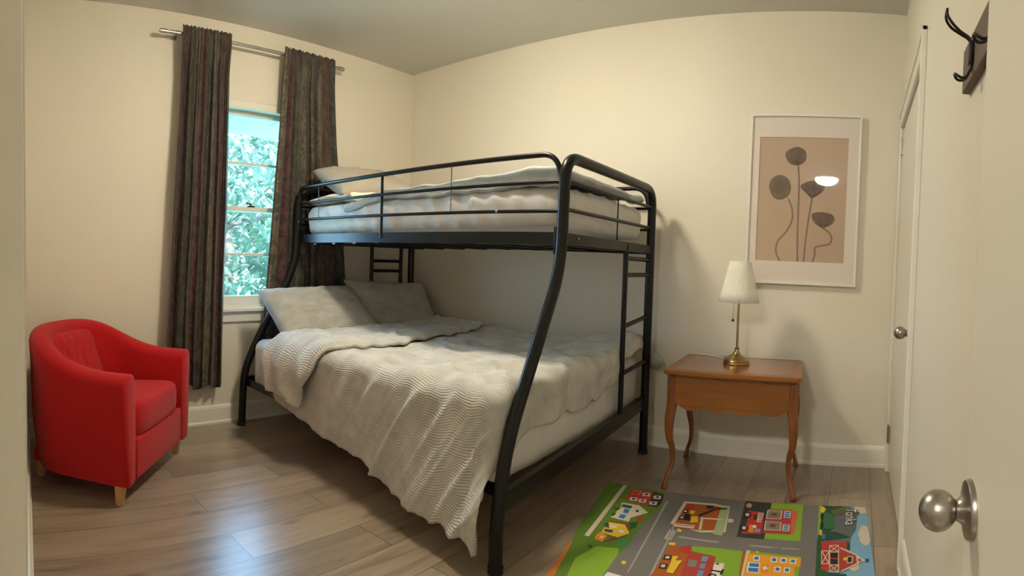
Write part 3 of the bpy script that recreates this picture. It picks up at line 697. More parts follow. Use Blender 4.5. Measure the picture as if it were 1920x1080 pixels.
def fold(a, b):
    # a folded flat sheet: closed roll section along the mattress edge
    x = lerp(0.150, 0.60, a); t = 2*PI*b; yr = 0.20; c = -0.855
    y = c+yr*math.cos(t)*(1-.12*math.cos(a*9)); z = 1.384+0.030*math.sin(t)*(1+.3*ns(a*6, 1))+0.010*ns(x*9, y*8)+0.008*smooth(1-abs(a-.6)*3)
    return x, y, z
bm = grid(50, 40, fold, lambda a, b: (a*.45, b*.8)); bmesh.ops.remove_doubles(bm, verts=bm.verts, dist=1e-5)
bmesh.ops.holes_fill(bm, edges=[e for e in bm.edges if e.is_boundary], sides=0)
def mat_dots():
    m = bpy.data.materials.new('printed_cotton'); m.use_nodes = True; n = m.node_tree; L = n.links; b = n.nodes['Principled BSDF']
    t = n.nodes.new('ShaderNodeTexCoord'); vo = n.nodes.new('ShaderNodeTexVoronoi'); vo.inputs['Scale'].default_value = 11; L.new(t.outputs['Object'], vo.inputs['Vector'])
    rr = n.nodes.new('ShaderNodeValToRGB'); rr.color_ramp.elements[0].position = .12; rr.color_ramp.elements[0].color = (.42, .30, .20, 1); rr.color_ramp.elements[1].position = .2; rr.color_ramp.elements[1].color = (.82, .74, .62, 1)
    L.new(vo.outputs['Distance'], rr.inputs[0]); L.new(rr.outputs[0], b.inputs['Base Color']); b.inputs['Roughness'].default_value = .85
    return m
tag(obj('folded_sheet', bm, mat_dots(), smooth=True), 'cream printed sheet folded at the head of the upper bunk', 'sheet')
p = tag(obj('pillow', pillow_bm(0.60, 0.42, 0.15, 9), M['taupe'], smooth=True), 'plain taupe pillow at the head of the upper bunk', 'pillow')
place(p, (0.36, -0.730, 1.500), (0.12, 0.99, 0.03), (-0.40, 0.05, 0.19))

# ------------------------------------------------------------------ outlines of the printed artwork (metres)
RUG_OUT=[(2.034, -0.643), (2.081, -0.955), (2.154, -1.256), (2.183, -1.421), (2.211, -1.547), (2.239, -1.663), (3.243, -1.313), (3.231, -1.225), (3.218, -1.128), (3.212, -0.898), (3.19, -0.549)]
RUG_ART=[(1, 'green', [(2.021, -0.629), (2.1, -0.612), (2.246, -0.616), (2.289, -0.614), (2.341, -0.796), (2.328, -0.977), (2.346, -1.155), (2.34, -1.23), (2.353, -1.383), (2.353, -1.48), (2.19, -1.59), (2.226, -1.497), (2.163, -1.254), (2.126, -1.15), (2.092, -0.943)]), (0, 'orange', [(2.146, -1.212), (2.175, -1.272), (2.225, -1.463), (2.252, -1.59), (2.191, -1.635), (2.196, -1.483), (2.173, -1.364)]), (2, 'cream', [(2.094, -0.615), (2.113, -0.611), (2.19, -1.166), (2.171, -1.167)]), (2, 'red', [(2.155, -0.669), (2.254, -0.65), (2.281, -0.803), (2.166, -0.783)]), (2, 'brown', [(2.252, -0.645), (2.308, -0.661), (2.327, -0.758), (2.324, -0.799), (2.285, -0.802)]), (3, 'white', [(2.214, -0.682), (2.245, -0.671), (2.255, -0.708), (2.224, -0.716)]), (4, 'navy', [(2.225, -0.687), (2.24, -0.682), (2.244, -0.701), (2.23, -0.704)]), (3, 'white', [(2.182, -0.756), (2.213, -0.744), (2.223, -0.779), (2.193, -0.788)]), (4, 'navy', [(2.194, -0.76), (2.208, -0.755), (2.212, -0.773), (2.198, -0.776)]), (3, 'white', [(2.224, -0.754), (2.255, -0.743), (2.264, -0.778), (2.234, -0.786)]), (4, 'navy', [(2.235, -0.759), (2.25, -0.754), (2.254, -0.772), (2.239, -0.774)]), (3, 'white', [(2.269, -0.689), (2.3, -0.678), (2.309, -0.715), (2.278, -0.723)]), (4, 'navy', [(2.28, -0.694), (2.295, -0.689), (2.299, -0.708), (2.284, -0.71)]), (3, 'white', [(2.276, -0.757), (2.307, -0.746), (2.315, -0.781), (2.285, -0.789)]), (4, 'navy', [(2.287, -0.762), (2.302, -0.757), (2.305, -0.775), (2.291, -0.777)]), (3, 'redl', [(2.164, -0.678), (2.206, -0.668), (2.211, -0.712), (2.173, -0.723)]), (4, 'red', [(2.168, -0.688), (2.199, -0.681), (2.201, -0.709), (2.175, -0.716)]), (2, 'cream', [(2.171, -0.821), (2.249, -0.814), (2.31, -0.865), (2.264, -0.941), (2.271, -0.977), (2.19, -0.976), (2.198, -0.946), (2.188, -0.914), (2.192, -0.884)]), (3, 'dgreen', [(2.183, -0.838), (2.228, -0.836), (2.231, -0.863), (2.188, -0.864)]), (3, 'dgreen', [(2.168, -0.881), (2.187, -0.881), (2.191, -0.906), (2.173, -0.906)]), (3, 'dgreen', [(2.179, -0.935), (2.195, -0.935), (2.198, -0.961), (2.184, -0.959)]), (3, 'blue', [(2.209, -0.875), (2.231, -0.874), (2.239, -0.913), (2.217, -0.914)]), (3, 'blue', [(2.215, -0.931), (2.239, -0.928), (2.245, -0.966), (2.22, -0.965)]), (3, 'navy', [(2.255, -0.861), (2.269, -0.863), (2.273, -0.884), (2.26, -0.882)]), (2, 'brownr', [(2.197, -1.009), (2.271, -0.992), (2.318, -1.066), (2.295, -1.131), (2.253, -1.186), (2.273, -1.117), (2.198, -1.048)]), (3, 'yellow', [(2.202, -1.021), (2.268, -1.009), (2.314, -1.068), (2.287, -1.12), (2.217, -1.113), (2.207, -1.071), (2.227, -1.065)]), (3, 'orangey', [(2.213, -1.106), (2.208, -1.137), (2.216, -1.173), (2.251, -1.178), (2.249, -1.131)]), (4, 'white', [(2.22, -1.04), (2.246, -1.035), (2.251, -1.056), (2.226, -1.062)]), (4, 'navy', [(2.216, -1.081), (2.249, -1.076), (2.253, -1.097), (2.222, -1.101)]), (4, 'white', [(2.268, -1.061), (2.288, -1.056), (2.293, -1.079), (2.273, -1.081)]), (4, 'white', [(2.226, -1.14), (2.238, -1.137), (2.242, -1.155), (2.231, -1.157)]), (4, 'dgreen', [(2.191, -1.037), (2.209, -1.031), (2.219, -1.065), (2.202, -1.06)]), (2, 'green2', [(2.292, -1.124), (2.315, -1.103), (2.339, -1.125), (2.346, -1.163), (2.315, -1.184), (2.294, -1.166)]), (2, 'dgreen', [(2.273, -0.986), (2.304, -0.96), (2.317, -1.011), (2.303, -1.037)]), (2, 'red', [(2.284, -0.92), (2.303, -0.91), (2.317, -0.954), (2.304, -0.965)]), (2, 'dgreen', [(2.216, -1.229), (2.231, -1.215), (2.238, -1.237), (2.231, -1.245)]), (2, 'lgreen', [(2.249, -1.218), (2.323, -1.192), (2.34, -1.23), (2.353, -1.383), (2.353, -1.48), (2.225, -1.565), (2.257, -1.455), (2.222, -1.331)]), (3, 'yellow', [(2.37, -1.271), (2.375, -1.261), (2.385, -1.263), (2.39, -1.275), (2.385, -1.286), (2.375, -1.283)]), (2, 'rline', [(2.338, -0.719), (2.348, -0.716), (2.42, -1.326), (2.415, -1.327)]), (2, 'rline', [(2.411, -0.698), (2.417, -0.697), (2.449, -0.92), (2.469, -1.071), (2.497, -1.321), (2.489, -1.324), (2.462, -1.074), (2.438, -0.906)]), (3, 'white', [(2.441, -0.97), (2.47, -0.971), (2.477, -1.05), (2.448, -1.051)]), (4, 'road', [(2.445, -0.97), (2.448, -0.97), (2.454, -1.05), (2.451, -1.05)]), (4, 'road', [(2.449, -0.97), (2.452, -0.97), (2.459, -1.049), (2.456, -1.05)]), (4, 'road', [(2.454, -0.97), (2.456, -0.97), (2.463, -1.049), (2.46, -1.049)]), (4, 'road', [(2.458, -0.97), (2.46, -0.97), (2.468, -1.049), (2.465, -1.049)]), (4, 'road', [(2.462, -0.971), (2.464, -0.97), (2.472, -1.049), (2.469, -1.049)]), (4, 'road', [(2.466, -0.971), (2.468, -0.971), (2.477, -1.049), (2.474, -1.049)]), (2, 'white', [(2.357, -1.353), (2.41, -1.352), (2.41, -1.384), (2.358, -1.407)]), (2, 'cream', [(2.413, -0.691), (2.543, -0.667), (2.614, -0.68), (2.651, -0.915), (2.559, -0.948), (2.426, -0.921)]), (3, 'rust', [(2.429, -0.707), (2.549, -0.687), (2.593, -0.698), (2.629, -0.905), (2.558, -0.931), (2.45, -0.948), (2.443, -0.904)]), (4, 'cream', [(2.526, -0.821), (2.536, -0.819), (2.557, -0.927), (2.546, -0.928)]), (4, 'cream', [(2.523, -0.822), (2.612, -0.804), (2.614, -0.818), (2.527, -0.836)]), (4, 'red', [(2.429, -0.713), (2.468, -0.71), (2.472, -0.781), (2.442, -0.783)]), (4, 'yellow', [(2.464, -0.769), (2.489, -0.774), (2.488, -0.806), (2.47, -0.803)]), (4, 'yellow', [(2.486, -0.827), (2.51, -0.817), (2.526, -0.869), (2.499, -0.885)]), (5, 'black', [(2.435, -0.775), (2.456, -0.772), (2.462, -0.806), (2.442, -0.809)]), (6, 'white', [(2.442, -0.785), (2.452, -0.783), (2.456, -0.798), (2.445, -0.801)]), (5, 'black', [(2.452, -0.815), (2.477, -0.81), (2.492, -0.873), (2.471, -0.872)]), (5, 'black', [(2.441, -0.846), (2.462, -0.839), (2.469, -0.868), (2.446, -0.875)]), (6, 'white', [(2.447, -0.851), (2.459, -0.848), (2.462, -0.861), (2.45, -0.865)]), (5, 'black', [(2.508, -0.808), (2.561, -0.71), (2.606, -0.699), (2.609, -0.711), (2.566, -0.729), (2.517, -0.819)]), (5, 'black', [(2.518, -0.699), (2.543, -0.695), (2.554, -0.718), (2.524, -0.734)]), (4, 'white', [(2.45, -0.91), (2.525, -0.902), (2.525, -0.93), (2.447, -0.94)]), (5, 'red', [(2.452, -0.919), (2.526, -0.911), (2.527, -0.917), (2.453, -0.926)]), (3, 'yellow', [(2.467, -0.95), (2.487, -0.955), (2.488, -0.977), (2.471, -0.975)]), (3, 'yellow', [(2.475, -1.068), (2.5, -1.065), (2.5, -1.085), (2.476, -1.088)]), (3, 'rline', [(2.491, -1.01), (2.629, -0.998), (2.632, -1.01), (2.495, -1.022)]), (2, 'rust', [(2.484, -1.088), (2.563, -1.079), (2.565, -1.063), (2.644, -1.049), (2.755, -1.036), (2.784, -1.274), (2.482, -1.392), (2.493, -1.297)]), (3, 'lgreen', [(2.562, -1.064), (2.643, -1.049), (2.745, -1.039), (2.775, -1.277), (2.712, -1.297), (2.655, -1.106), (2.569, -1.1)]), (4, 'red', [(2.521, -1.089), (2.554, -1.063), (2.573, -1.114), (2.54, -1.123)]), (4, 'redd', [(2.564, -1.118), (2.645, -1.109), (2.663, -1.11), (2.685, -1.306), (2.594, -1.341)]), (5, 'sky', [(2.616, -1.123), (2.639, -1.119), (2.64, -1.157), (2.623, -1.16)]), (5, 'sky', [(2.624, -1.174), (2.641, -1.168), (2.648, -1.203), (2.63, -1.206)]), (5, 'sky', [(2.63, -1.219), (2.65, -1.216), (2.651, -1.257), (2.634, -1.257)]), (5, 'grey', [(2.578, -1.163), (2.609, -1.159), (2.615, -1.205), (2.588, -1.209)]), (4, 'black', [(2.49, -1.164), (2.515, -1.16), (2.518, -1.192), (2.494, -1.195)]), (5, 'cream', [(2.498, -1.171), (2.512, -1.169), (2.513, -1.187), (2.499, -1.188)]), (4, 'black', [(2.497, -1.223), (2.521, -1.219), (2.525, -1.252), (2.502, -1.256)]), (5, 'cream', [(2.503, -1.229), (2.517, -1.228), (2.519, -1.247), (2.505, -1.249)]), (5, 'yellow', [(2.519, -1.162), (2.539, -1.157), (2.538, -1.187), (2.561, -1.178), (2.558, -1.203), (2.557, -1.272), (2.534, -1.272), (2.527, -1.206)]), (2, 'black2', [(2.664, -0.576), (2.78, -0.565), (2.805, -0.928), (2.7, -0.938)]), (2, 'lgreen', [(2.78, -0.565), (2.92, -0.56), (2.941, -0.914), (2.804, -0.924), (2.8, -0.83)]), (3, 'redo', [(2.776, -0.654), (2.904, -0.639), (2.912, -0.865), (2.79, -0.877)]), (4, 'redd', [(2.776, -0.654), (2.878, -0.64), (2.897, -0.864), (2.79, -0.877)]), (5, 'cream', [(2.776, -0.665), (2.84, -0.659), (2.845, -0.743), (2.782, -0.754)]), (6, 'grey', [(2.781, -0.671), (2.835, -0.666), (2.84, -0.738), (2.786, -0.748)]), (7, 'brownr', [(2.798, -0.692), (2.821, -0.69), (2.823, -0.719), (2.8, -0.723)]), (5, 'cream', [(2.783, -0.773), (2.85, -0.771), (2.857, -0.847), (2.792, -0.854)]), (6, 'grey', [(2.788, -0.779), (2.846, -0.776), (2.852, -0.842), (2.796, -0.848)]), (7, 'brownr', [(2.808, -0.798), (2.831, -0.797), (2.833, -0.824), (2.811, -0.827)]), (5, 'white', [(2.848, -0.657), (2.876, -0.656), (2.88, -0.725), (2.853, -0.727)]), (6, 'blue', [(2.852, -0.665), (2.873, -0.665), (2.874, -0.679), (2.853, -0.68)]), (6, 'blue', [(2.853, -0.687), (2.874, -0.686), (2.875, -0.7), (2.854, -0.701)]), (6, 'blue', [(2.855, -0.707), (2.875, -0.706), (2.876, -0.72), (2.856, -0.721)]), (5, 'white', [(2.859, -0.787), (2.887, -0.786), (2.89, -0.844), (2.863, -0.846)]), (6, 'blue', [(2.863, -0.794), (2.884, -0.793), (2.885, -0.805), (2.863, -0.806)]), (6, 'blue', [(2.864, -0.812), (2.885, -0.811), (2.886, -0.822), (2.865, -0.824)]), (6, 'blue', [(2.865, -0.829), (2.886, -0.828), (2.887, -0.839), (2.866, -0.841)]), (3, 'red', [(2.696, -0.693), (2.739, -0.691), (2.765, -0.694), (2.779, -0.798), (2.786, -0.887), (2.722, -0.905), (2.71, -0.904), (2.715, -0.807)]), (4, 'cream', [(2.741, -0.701), (2.766, -0.699), (2.771, -0.791), (2.751, -0.792)]), (5, 'red', [(2.745, -0.71), (2.763, -0.708), (2.764, -0.715), (2.745, -0.717)]), (5, 'red', [(2.749, -0.732), (2.767, -0.73), (2.768, -0.737), (2.749, -0.739)]), (5, 'red', [(2.752, -0.754), (2.771, -0.751), (2.771, -0.758), (2.753, -0.76)]), (5, 'red', [(2.756, -0.775), (2.775, -0.773), (2.775, -0.779), (2.757, -0.782)]), (4, 'brown', [(2.728, -0.725), (2.743, -0.722), (2.748, -0.774), (2.735, -0.772)]), (4, 'sky', [(2.756, -0.851), (2.776, -0.85), (2.779, -0.88), (2.757, -0.882)]), (4, 'orangey', [(2.728, -0.822), (2.746, -0.821), (2.754, -0.887), (2.735, -0.888)]), (5, 'white', [(2.743, -0.827), (2.755, -0.824), (2.76, -0.841), (2.752, -0.852), (2.744, -0.845)]), (5, 'black', [(2.718, -0.733), (2.719, -0.748), (2.715, -0.761), (2.708, -0.768), (2.699, -0.766), (2.691, -0.757), (2.686, -0.742), (2.685, -0.726), (2.689, -0.713), (2.696, -0.707), (2.705, -0.708), (2.713, -0.718)]), (6, 'cream', [(2.711, -0.735), (2.711, -0.744), (2.709, -0.751), (2.705, -0.754), (2.701, -0.753), (2.696, -0.748), (2.693, -0.74), (2.693, -0.731), (2.695, -0.724), (2.699, -0.721), (2.704, -0.721), (2.708, -0.727)]), (5, 'black', [(2.729, -0.857), (2.729, -0.871), (2.726, -0.883), (2.719, -0.888), (2.711, -0.887), (2.703, -0.879), (2.698, -0.866), (2.697, -0.852), (2.701, -0.84), (2.708, -0.834), (2.716, -0.835), (2.724, -0.844)]), (6, 'cream', [(2.722, -0.859), (2.722, -0.867), (2.72, -0.873), (2.717, -0.876), (2.712, -0.876), (2.708, -0.871), (2.705, -0.864), (2.705, -0.856), (2.707, -0.85), (2.71, -0.846), (2.715, -0.847), (2.719, -0.852)]), (3, 'pink', [(2.703, -0.635), (2.703, -0.648), (2.7, -0.658), (2.695, -0.663), (2.688, -0.662), (2.682, -0.655), (2.678, -0.643), (2.677, -0.63), (2.68, -0.619), (2.685, -0.614), (2.692, -0.615), (2.699, -0.623)]), (3, 'redo', [(2.629, -0.581), (2.651, -0.576), (2.654, -0.602), (2.632, -0.606)]), (3, 'lgreenp', [(2.576, -0.673), (2.612, -0.668), (2.645, -0.947), (2.609, -0.947)]), (4, 'cream', [(2.633, -0.804), (2.641, -0.792), (2.656, -0.797), (2.661, -0.824), (2.642, -0.832)]), (2, 'rline', [(2.589, -1.001), (2.645, -0.994), (2.646, -1.005), (2.593, -1.015)]), (2, 'rline', [(2.76, -0.986), (2.847, -0.98), (2.848, -0.99), (2.762, -0.995)]), (2, 'rline', [(2.878, -0.977), (2.943, -0.973), (2.943, -0.981), (2.88, -0.986)]), (2, 'grey', [(2.849, -0.97), (2.864, -0.966), (2.867, -0.989), (2.855, -0.992)]), (2, 'lgreen', [(2.757, -1.03), (2.956, -1.03), (2.967, -1.353), (2.792, -1.395)]), (2, 'cream', [(2.757, -1.03), (2.77, -1.028), (2.785, -1.226), (2.801, -1.392), (2.789, -1.396), (2.772, -1.198)]), (3, 'orange2', [(2.767, -1.05), (2.957, -1.041), (2.961, -1.1), (2.941, -1.107), (2.964, -1.353), (2.801, -1.392), (2.78, -1.202)]), (4, 'white', [(2.789, -1.063), (2.812, -1.06), (2.817, -1.096), (2.794, -1.1)]), (5, 'blue', [(2.795, -1.071), (2.809, -1.069), (2.811, -1.089), (2.797, -1.091)]), (4, 'white', [(2.851, -1.058), (2.874, -1.056), (2.878, -1.092), (2.855, -1.094)]), (5, 'blue', [(2.857, -1.065), (2.871, -1.064), (2.873, -1.085), (2.859, -1.086)]), (4, 'white', [(2.885, -1.055), (2.908, -1.053), (2.911, -1.089), (2.888, -1.091)]), (5, 'blue', [(2.891, -1.063), (2.904, -1.062), (2.906, -1.082), (2.892, -1.083)]), (4, 'white', [(2.919, -1.054), (2.942, -1.052), (2.944, -1.088), (2.922, -1.09)]), (5, 'blue', [(2.924, -1.061), (2.938, -1.06), (2.939, -1.081), (2.925, -1.081)]), (4, 'white', [(2.873, -1.12), (2.895, -1.117), (2.899, -1.151), (2.876, -1.154)]), (5, 'blue', [(2.879, -1.126), (2.892, -1.126), (2.893, -1.144), (2.88, -1.145)]), (4, 'white', [(2.906, -1.118), (2.928, -1.116), (2.931, -1.149), (2.909, -1.152)]), (5, 'blue', [(2.911, -1.125), (2.924, -1.124), (2.926, -1.143), (2.912, -1.144)]), (4, 'white', [(2.779, -1.112), (2.821, -1.107), (2.829, -1.179), (2.787, -1.181)]), (5, 'blue', [(2.786, -1.119), (2.818, -1.115), (2.821, -1.138), (2.788, -1.142)]), (5, 'blue', [(2.788, -1.15), (2.822, -1.146), (2.824, -1.172), (2.791, -1.174)]), (4, 'orangey', [(2.831, -1.115), (2.851, -1.11), (2.858, -1.165), (2.836, -1.167)]), (5, 'white', [(2.838, -1.127), (2.846, -1.126), (2.846, -1.135), (2.854, -1.135), (2.854, -1.143), (2.846, -1.144), (2.847, -1.153), (2.839, -1.152), (2.84, -1.144), (2.835, -1.143), (2.834, -1.135), (2.839, -1.135)]), (4, 'yellow', [(2.803, -1.034), (2.803, -1.039), (2.801, -1.042), (2.799, -1.044), (2.797, -1.043), (2.794, -1.041), (2.793, -1.037), (2.793, -1.033), (2.794, -1.029), (2.796, -1.028), (2.799, -1.028), (2.801, -1.03)]), (3, 'cream', [(2.662, -1.152), (2.702, -1.142), (2.724, -1.306), (2.69, -1.317)]), (4, 'white', [(2.668, -1.157), (2.699, -1.15), (2.721, -1.307), (2.693, -1.316)]), (5, 'black', [(2.675, -1.156), (2.685, -1.153), (2.686, -1.162), (2.676, -1.164)]), (1, 'sky2', [(2.991, -0.563), (3.192, -0.554), (3.203, -0.685), (3.21, -0.898), (3.214, -1.019), (3.22, -1.153), (3.221, -1.324), (3.024, -1.343)]), (2, 'lgreen2', [(2.989, -0.564), (3.002, -0.565), (3.015, -0.888), (3.004, -0.89)]), (3, 'dgreen', [(3.004, -0.561), (3.055, -0.564), (3.108, -0.553), (3.069, -0.588), (3.05, -0.814), (3.065, -0.881), (3.004, -0.898), (3.008, -0.757)]), (2, 'slate', [(3.046, -0.562), (3.121, -0.554), (3.17, -0.623), (3.157, -0.66), (3.153, -0.784), (3.133, -0.855), (3.127, -0.945), (3.006, -0.969), (3.005, -0.804)]), (4, 'oliveb', [(3.044, -0.613), (3.074, -0.588), (3.105, -0.605), (3.093, -0.648), (3.055, -0.658)]), (4, 'dgreen2', [(3.016, -0.639), (3.05, -0.644), (3.066, -0.72), (3.061, -0.795), (3.025, -0.791), (3.016, -0.709)]), (4, 'pine', [(3.039, -0.803), (3.078, -0.819), (3.129, -0.852), (3.08, -0.874), (3.04, -0.888)]), (4, 'blue', [(3.018, -0.845), (3.029, -0.835), (3.035, -0.877), (3.023, -0.887)]), (4, 'yellow', [(2.997, -0.579), (3.012, -0.581), (3.022, -0.607), (3.014, -0.644), (3.001, -0.636)]), (4, 'yellow', [(3.007, -0.803), (3.018, -0.81), (3.019, -0.854), (3.009, -0.851)]), (4, 'black', [(3.002, -0.656), (3.017, -0.657), (3.016, -0.709), (3.005, -0.706)]), (4, 'black', [(3.007, -0.739), (3.018, -0.739), (3.019, -0.792), (3.011, -0.789)]), (3, 'cream', [(3.139, -0.556), (3.193, -0.556), (3.198, -0.615), (3.174, -0.633), (3.157, -0.588)]), (3, 'cream', [(3.173, -0.75), (3.185, -0.739), (3.199, -0.757), (3.204, -0.814), (3.207, -0.882), (3.198, -0.911), (3.183, -0.916), (3.168, -0.885), (3.166, -0.852), (3.159, -0.823), (3.167, -0.791)]), (2, 'dgreen', [(3.004, -0.894), (3.031, -0.894), (3.04, -1.107), (3.065, -1.123), (3.115, -1.222), (3.123, -1.331), (3.024, -1.343), (3.014, -1.111)]), (3, 'cream', [(3.118, -1.063), (3.167, -1.023), (3.162, -1.093), (3.146, -1.107), (3.118, -1.083)]), (3, 'pine', [(3.061, -1.123), (3.119, -1.126), (3.147, -1.219), (3.148, -1.328), (3.066, -1.337)]), (3, 'pine', [(3.118, -0.89), (3.13, -0.905), (3.131, -0.952), (3.12, -0.969)]), (3, 'red', [(3.022, -0.903), (3.117, -0.894), (3.116, -0.954), (3.057, -0.961), (3.064, -1.11), (3.033, -1.111), (3.027, -0.981)]), (4, 'redd', [(3.095, -0.949), (3.153, -0.999), (3.157, -1.052), (3.102, -1.115), (3.06, -1.104), (3.053, -0.962)]), (6, 'cream', [(3.094, -0.954), (3.154, -1.0), (3.156, -0.99), (3.096, -0.943)]), (6, 'cream', [(3.152, -0.996), (3.156, -1.056), (3.161, -1.055), (3.157, -0.994)]), (6, 'cream', [(3.157, -1.051), (3.101, -1.111), (3.103, -1.119), (3.159, -1.06)]), (5, 'white', [(3.155, -0.995), (3.185, -1.032), (3.158, -1.055)]), (6, 'redd', [(3.16, -1.016), (3.176, -1.031), (3.162, -1.046)]), (5, 'cream', [(3.121, -1.006), (3.142, -1.004), (3.141, -1.054), (3.12, -1.056)]), (6, 'black', [(3.124, -1.013), (3.138, -1.011), (3.137, -1.048), (3.123, -1.05)]), (6, 'yellow', [(3.122, -1.027), (3.121, -1.034), (3.119, -1.039), (3.115, -1.041), (3.111, -1.039), (3.108, -1.035), (3.107, -1.029), (3.108, -1.023), (3.11, -1.018), (3.114, -1.016), (3.118, -1.017), (3.121, -1.021)]), (6, 'cream', [(3.054, -0.938), (3.087, -0.934), (3.087, -0.926), (3.054, -0.931)]), (6, 'cream', [(3.086, -0.93), (3.087, -0.98), (3.091, -0.98), (3.089, -0.93)]), (6, 'cream', [(3.089, -0.976), (3.056, -0.981), (3.056, -0.988), (3.089, -0.983)]), (6, 'cream', [(3.058, -0.984), (3.055, -0.934), (3.052, -0.935), (3.055, -0.984)]), (6, 'cream', [(3.053, -0.938), (3.088, -0.983), (3.09, -0.977), (3.055, -0.932)]), (6, 'cream', [(3.086, -0.927), (3.055, -0.982), (3.057, -0.987), (3.088, -0.933)]), (6, 'cream', [(3.061, -1.08), (3.092, -1.076), (3.092, -1.07), (3.061, -1.074)]), (6, 'cream', [(3.09, -1.073), (3.092, -1.119), (3.095, -1.119), (3.094, -1.073)]), (6, 'cream', [(3.093, -1.116), (3.063, -1.12), (3.063, -1.126), (3.094, -1.122)]), (6, 'cream', [(3.065, -1.123), (3.062, -1.077), (3.059, -1.077), (3.062, -1.123)]), (6, 'cream', [(3.06, -1.079), (3.093, -1.122), (3.094, -1.117), (3.062, -1.074)]), (6, 'cream', [(3.091, -1.07), (3.062, -1.121), (3.064, -1.125), (3.093, -1.075)]), (6, 'cream', [(3.027, -0.984), (3.054, -0.98), (3.054, -0.974), (3.026, -0.978)]), (6, 'cream', [(3.052, -0.977), (3.057, -1.07), (3.06, -1.07), (3.056, -0.977)]), (6, 'cream', [(3.059, -1.067), (3.032, -1.071), (3.033, -1.077), (3.059, -1.073)]), (6, 'cream', [(3.034, -1.074), (3.028, -0.981), (3.025, -0.981), (3.031, -1.074)]), (6, 'cream', [(3.025, -0.983), (3.057, -1.072), (3.06, -1.068), (3.028, -0.979)]), (6, 'cream', [(3.053, -0.976), (3.031, -1.073), (3.034, -1.075), (3.056, -0.978)]), (5, 'black', [(3.06, -0.99), (3.087, -0.988), (3.087, -1.024), (3.062, -1.026)]), (5, 'black', [(3.062, -1.035), (3.087, -1.033), (3.088, -1.068), (3.064, -1.069)]), (6, 'cream', [(3.056, -0.988), (3.088, -0.983), (3.088, -0.977), (3.056, -0.981)]), (6, 'cream', [(3.087, -0.98), (3.09, -1.073), (3.093, -1.073), (3.09, -0.98)]), (6, 'cream', [(3.091, -1.07), (3.061, -1.074), (3.061, -1.08), (3.091, -1.076)]), (6, 'cream', [(3.062, -1.077), (3.058, -0.984), (3.055, -0.984), (3.059, -1.077)]), (4, 'navy', [(3.187, -1.014), (3.2, -1.02), (3.196, -1.042), (3.188, -1.043)])]
HEADS={'top': [(2.695, 1.664), (2.711, 1.688), (2.745, 1.704), (2.774, 1.704), (2.802, 1.687), (2.811, 1.656), (2.802, 1.627), (2.778, 1.611), (2.744, 1.608), (2.713, 1.625)], 'round': [(2.615, 1.485), (2.623, 1.525), (2.647, 1.547), (2.682, 1.554), (2.718, 1.532), (2.734, 1.493), (2.728, 1.453), (2.702, 1.428), (2.668, 1.42), (2.637, 1.437)], 'mid': [(2.785, 1.494), (2.812, 1.517), (2.861, 1.529), (2.9, 1.517), (2.916, 1.493), (2.898, 1.463), (2.864, 1.441), (2.845, 1.435), (2.82, 1.456)], 'right': [(2.851, 1.345), (2.878, 1.359), (2.927, 1.359), (2.962, 1.349), (2.977, 1.325), (2.959, 1.295), (2.921, 1.277), (2.896, 1.283), (2.866, 1.306)]}
STEMS=[[(2.768, 1.611), (2.777, 1.509), (2.779, 1.362), (2.781, 1.215), (2.786, 1.087)], [(2.722, 1.429), (2.745, 1.37), (2.747, 1.312), (2.72, 1.252), (2.678, 1.201), (2.666, 1.151), (2.677, 1.112), (2.693, 1.085)], [(2.85, 1.437), (2.839, 1.344), (2.827, 1.226), (2.819, 1.088)], [(2.903, 1.283), (2.946, 1.255), (2.965, 1.222), (2.954, 1.192), (2.915, 1.181), (2.879, 1.169), (2.878, 1.13), (2.866, 1.085)]]

# ------------------------------------------------------------------ curtains and rod
def curtain(y0t, y1t, y0b, y1b, ztop, zbot, seed, label, nf, flat=None):
    """gathered cloth hanging in folds; top edges y0t..y1t, bottom edges y0b..y1b"""
    W_ = nf*0.12
    def P(a, b):
        z = lerp(ztop, zbot(a), b); k = b
        bulge = math.sin(PI*b)*0.0
        y = lerp(lerp(y0t, y1t, a), lerp(y0b, y1b, a), smooth(b)*.6+b*.4)+bulge
        fold_ = math.sin(2*PI*nf*a+0.6*math.sin(2*PI*a*2.3+seed)+0.5*ns(a*3+seed, b*1.1))
        amp = lerp(0.013, 0.022, smooth(b*1.6))*(0.75+0.5*ns(a*4, seed+b*.6))
        x = 0.066+amp*fold_+0.006*ns(a*9+seed, b*5)
        y += 0.010*math.cos(2*PI*nf*a*1.0+seed)*(0.4+b)+0.006*ns(a*6+seed, b*3+7)
        x = lerp(0.0825+0.004*fold_, x, smooth((b-0.015)/0.10))      # rod pocket hides the rod
        z += 0.010*abs(math.sin(PI*nf*a*2+seed))*max(0, 1-b*40)
        return (min(0.0865, max(0.042, x+.002)), y, z)
    o = obj('curtain', grid(150, 120, P, lambda a, b: (a*W_+seed*.07, b*2.1)), M['curtain'], smooth=True)
    solid(o, 0.0022, 0); tag(o, label, 'curtain', 'window curtains'); return o
curtain(-1.862, -1.548, -1.955, -1.582, 2.335, lambda a: lerp(0.275, 0.245, smooth((a-.3)/.2))+.01*math.sin(a*20), 1.0,
        'dark striped damask curtain hanging left of the window behind the red chair', 6.5)
curtain(-1.180, -0.800, -1.300, -0.645, 2.330, lambda a: 0.33+.01*math.sin(a*17), 4.0,
        'dark striped damask curtain hanging right of the window behind the bunk bed', 7.5)
rod = empty('curtain_rod', (0.066, -1.35, 2.297)); tag(rod, 'brushed steel curtain rod over the window', 'curtain rod')
o = obj('rod', tube([(0, -0.60, 0), (0, 0.63, 0)], 0.0095, 16), M['steel'], rod, autos=40)
